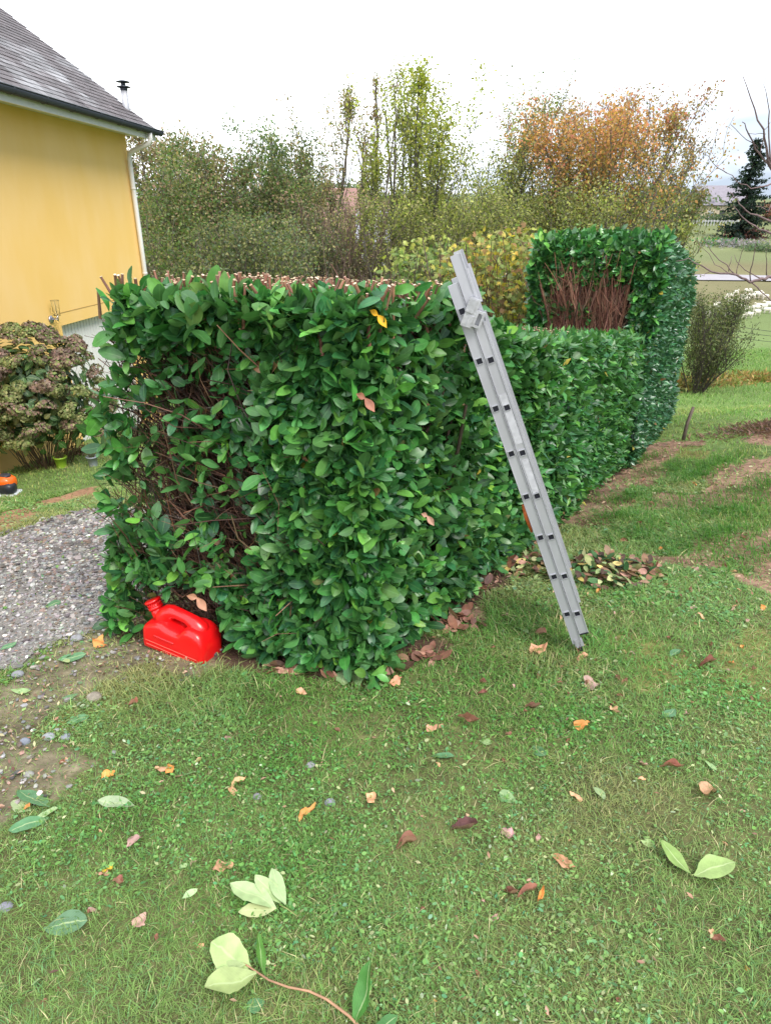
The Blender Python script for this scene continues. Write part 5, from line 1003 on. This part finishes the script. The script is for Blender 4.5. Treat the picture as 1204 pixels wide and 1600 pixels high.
# ------------------------------------------------------------------ far houses
def far_house(name,label,px0,px1,pyb,wallh,roofh,wallc,roofc,depth=9.,dist=None,wins=()):
    b=gp((px0+px1)/2,pyb) if dist is None else None
    y=b[1] if dist is None else dist; x0=at(px0,pyb,y)[0]; x1=at(px1,pyb,y)[0]; zb=(b[2] if dist is None else float(T((x0+x1)/2,y)))-.3; root=thing(name,label,'house',((x0+x1)/2,y,zb),'distant houses on the hillside')
    Zx=[np.array([1.,0,0]),np.array([0,1.,0]),UPZ]; o_=np.array([x0,y,zb]); W=x1-x0
    G=Geo(); G.box(o_,Zx,(0,0,0),(W,depth,wallh)); V=[]
    for xx in (0,W): V+= [o_+[xx,0,wallh],o_+[xx,depth,wallh],o_+[xx,depth/2,wallh+roofh]]
    G.poly(V,[[0,1,2],[5,4,3]]); G.obj('wall',surf('far_wall_'+name,wallc,.85,ns=1,var=.06),root,smooth=False)
    G=Geo(); e=.4; a=math.atan2(roofh,depth/2); 
    for sgn,yy in ((1,-e),(-1,depth+e)):
        d=np.array([0,sgn*math.cos(a),math.sin(a)]); nn=np.array([0,-sgn*math.sin(a),math.cos(a)]); oo=o_+[0,yy,wallh-e*math.tan(a)+.05]; G.box(oo,[Zx[0],d,nn],(-e,0,0),(W+e,(depth/2+e)/math.cos(a),.18))
    G.obj('roof',surf('far_roof_'+name,roofc,.8,ns=2,var=.12),root,smooth=False)
    for (fx,fz,ww,wh,dc) in wins:
        G=Geo(); G.box(o_,Zx,(W*fx,-.05,wallh*fz),(W*fx+ww,-.003,wallh*fz+wh)); w1=G.obj('window',surf('far_window',(dc,dc,dc*1.05),.3),root,smooth=False)
    return root
far_house('farmhouse','cream farmhouse with a grey roof left of the spruce',1094,1172,344,3.2,3.4,(.62,.52,.38),(.22,.20,.23),wins=((.12,.15,1.2,1.6,.5),(.35,.3,1.1,1.2,.08),(.6,.3,1.1,1.2,.08)))
far_house('brick_house','brown pink gabled house seen through the thin trees',508,556,362,5.6,3.0,(.40,.27,.20),(.25,.14,.12),dist=92,wins=((.3,.45,.9,1.1,.08),(.65,.45,.9,1.1,.08)))
far_house('grey_house','grey roofed house with a white front between the tree trunks',560,606,360,3.0,3.4,(.60,.60,.62),(.33,.34,.38),dist=86,wins=((.15,.25,1.,1.5,.12),(.5,.25,1.2,1.5,.1),(.8,.25,.6,1.5,.12)))
# fence by the farmhouse
b=gp(1082,352); root=thing('garden_fence','low grey picket fence in front of the far farmhouse','fence',b); G=Geo()
for i in range(16): G.box(b+[i*.55,0,0],np.eye(3),(0,0,-.3),(.1,.08,1.0),(.5,.5,.52))
G.obj('pickets',M_col,root,smooth=False); G=Geo(); G.box(b,np.eye(3),(-.1,.082,.7),(8.6,.12,.85),(.45,.45,.47)); G.obj('rail',M_col,root,smooth=False)
# far scrub near spruce
G=Geo()
for px_,py_,w_,h_,n,pl in ((1150,385,4.5,.8,900,[(.30,.26,.28),(.24,.22,.24)]),(1125,382,3.,.7,600,[(.06,.20,.06)]),(1190,392,3,.8,600,DG),(1168,372,2.5,1.6,700,[(.18,.07,.06),(.10,.05,.05)]),(1200,345,2.5,3.2,1500,[(.26,.11,.08),(.20,.10,.08)]),(1112,348,2.5,1.4,500,DG)):
    p=gp(px_,py_); a=rng.normal(size=(n,2))*[w_*.5,1.2]; x=p[0]+a[:,0]; y=p[1]+a[:,1]; G.inst(TL,frames(nrm(rng.normal(size=(n,3))),nrm(rng.normal(size=(n,3))+[0,-.3,1]),rng.uniform(.25,.55,n)),np.stack([x,y,T(x,y)+h_*rng.random(n)],1),pal(n,pl,.15))
o=G.obj('hillside_scrub',M_treeleaf); tag(o,'grey and dark red scrub on the slope below the spruce','scrub',kind='stuff')
# ------------------------------------------------------------------ sheep
def sheep_proto(graze):
    G=Geo(); loft(G,[(-.52,0,.62,.06,.08),(-.48,0,.62,.17,.18),(-.3,0,.60,.25,.26),(0,0,.60,.27,.28),(.3,0,.62,.24,.26),(.46,0,.66,.15,.18),(.52,0,.68,.08,.10)],(.62,.58,.50),14,2.3)
    if graze: pts=[(.42,0,.66),(.60,0,.50),(.72,0,.28),(.80,0,.10)]
    else: pts=[(.42,0,.70),(.56,0,.86),(.66,0,.92),(.84,0,.86)]
    G.path(pts,[.13,.10,.085,.05],8,(.60,.55,.47))
    for sx in (-.34,.34):
        for sy in (-.13,.13): G.path([(sx,sy,.5),(sx*1.02,sy,.25),(sx,sy,0)],[.07,.045,.035],6,(.6,.55,.48))
    o=G.obj('sheep',surf('wool',None,.95,ns=8,var=.12,bump=.4,bs=20)); COLL.objects.unlink(o); return o
SP=[sheep_proto(True),sheep_proto(False)]
HERD=[(1167,460),(1148,464),(1160,470),(1164,474),(1174,468),(1180,466),(1186,467),(1194,469),(1138,468),(1121,481),(1118,486),(1142,478),(1150,484),(1165,487),(1178,488),(1183,484),(1191,486),(1199,483),(1181,494),(1197,490),(1204,481),(1128,492),(1135,500),(1104,497),(1168,498)]
for i,(a,b) in enumerate(HERD):
    p=gp(a,b); o=SP[i%2].copy(); COLL.objects.link(o); o.location=tuple(p); s=.62*rng.uniform(.85,1.15); o.scale=(s,s,s); o.rotation_euler=(0,0,rng.choice([0,math.pi])+rng.normal()*.5); tag(o,'white sheep grazing in the distant flock behind the willow bush','sheep','flock of sheep in the far field')
# ------------------------------------------------------------------ overhead wires in the valley
w0=at(1060,500,30); w1=at(1320,530,38)
for dz in (0,-.28,.22):
    G=Geo(); G.path([w0*(1-t)+w1*t+np.array([0,0,dz-.5*math.sin(math.pi*t)*.5]) for t in np.linspace(-.1,1.2,14)],.011,5,(.03,.03,.03)); o=G.obj('overhead_wire',M_col,org=w0); tag(o,{0:'middle one of the three thin wires crossing the meadow',-.28:'lowest of the three thin wires crossing the meadow',.22:'topmost of the three thin wires crossing the meadow'}[dz],'wire','wires crossing the meadow')
# ------------------------------------------------------------------ bare tree at the right whose trunk stands out of frame
tx=at(1420,700,5.2); tg=float(T(tx[0],5.2)); root=thing('bare_fruit_tree','leafless fruit tree reaching thin purple brown branches in from the right','tree',(tx[0],5.2,tg)); G=Geo(); BC=(.16,.11,.11)
trunk=[np.array([tx[0],5.2,tg-.1]),at(1405,640,5.2),at(1390,560,5.15)]; G.path(trunk,[.09,.075,.06],10,(.12,.10,.09)); fork=trunk[-1]
BRN=[ # px, py, depth, radius
[(1390,560,5.15,.045),(1300,500,5.0,.03),(1240,440,4.9,.018),(1204,433,4.85,.011),(1190,436,4.8,.010),(1172,440,4.8,.009),(1150,430,4.8,.0075),(1112,424,4.8,.006),(1090,412,4.8,.004),(1075,404,4.8,.003),(1055,408,4.8,.002)],
[(1150,430,4.8,.004),(1125,405,4.8,.003),(1105,385,4.8,.0022),(1098,370,4.8,.0016)],[(1138,427,4.8,.003),(1118,412,4.8,.002),(1085,372,4.8,.0015)],
[(1172,440,4.8,.004),(1175,410,4.75,.003),(1181,375,4.7,.0018)],[(1150,430,4.8,.003),(1155,405,4.8,.002),(1162,380,4.75,.0015)],[(1138,424,4.8,.003),(1142,400,4.8,.0015)],
[(1197,430,4.8,.004),(1198,405,4.75,.0025),(1196,388,4.7,.0015)],[(1172,440,4.8,.005),(1188,455,4.8,.004),(1215,478,4.8,.003)],[(1110,424,4.8,.003),(1098,430,4.8,.002),(1080,427,4.8,.0012)],
[(1390,560,5.15,.05),(1330,430,5.0,.03),(1270,330,4.9,.02),(1225,290,4.85,.013),(1204,260,4.8,.009),(1195,215,4.75,.006),(1180,170,4.7,.004),(1160,118,4.65,.002)],
[(1225,290,4.85,.009),(1204,262,4.8,.007),(1187,240,4.8,.005),(1168,208,4.75,.004),(1159,190,4.7,.002)],[(1184,232,4.8,.003),(1166,216,4.75,.002),(1141,194,4.7,.0015)],
[(1204,262,4.8,.006),(1200,190,4.7,.004),(1196,140,4.6,.002),(1193,115,4.6,.0015)],[(1196,209,4.75,.002),(1168,208,4.75,.0015)],
[(1330,430,5.0,.025),(1260,375,4.9,.014),(1215,352,4.85,.008),(1190,340,4.8,.006),(1165,328,4.8,.004),(1150,312,4.8,.003),(1140,300,4.8,.002)],
[(1260,375,4.9,.012),(1210,368,4.85,.008),(1185,357,4.8,.006),(1162,342,4.8,.004),(1146,322,4.8,.002)],[(1240,340,4.9,.012),(1206,285,4.8,.006),(1180,294,4.8,.004),(1158,287,4.8,.003),(1135,270,4.8,.002)],
[(1135,270,4.8,.003),(1115,255,4.8,.002),(1100,240,4.8,.0015)],[(1215,300,4.85,.006),(1200,330,4.8,.003),(1180,322,4.8,.002)],[(1187,240,4.8,.003),(1192,210,4.8,.002),(1203,190,4.8,.0015)],[(1190,436,4.8,.005),(1170,425,4.8,.003),(1150,410,4.8,.002),(1147,398,4.8,.0012)]]
for b in BRN:
    pts=np.array([at(a,c,d) for a,c,d,r in b]); rr=np.array([r for *_,r in b])
    t=np.linspace(0,len(b)-1,(len(b)-1)*3+1); k=np.arange(len(b)); P=np.stack([np.interp(t,k,pts[:,i]) for i in range(3)],1); P[1:-1]+=rng.normal(size=P[1:-1].shape)*.004; G.path(P,np.interp(t,k,rr),6,BC)
G.obj('branches',M_bark,root)
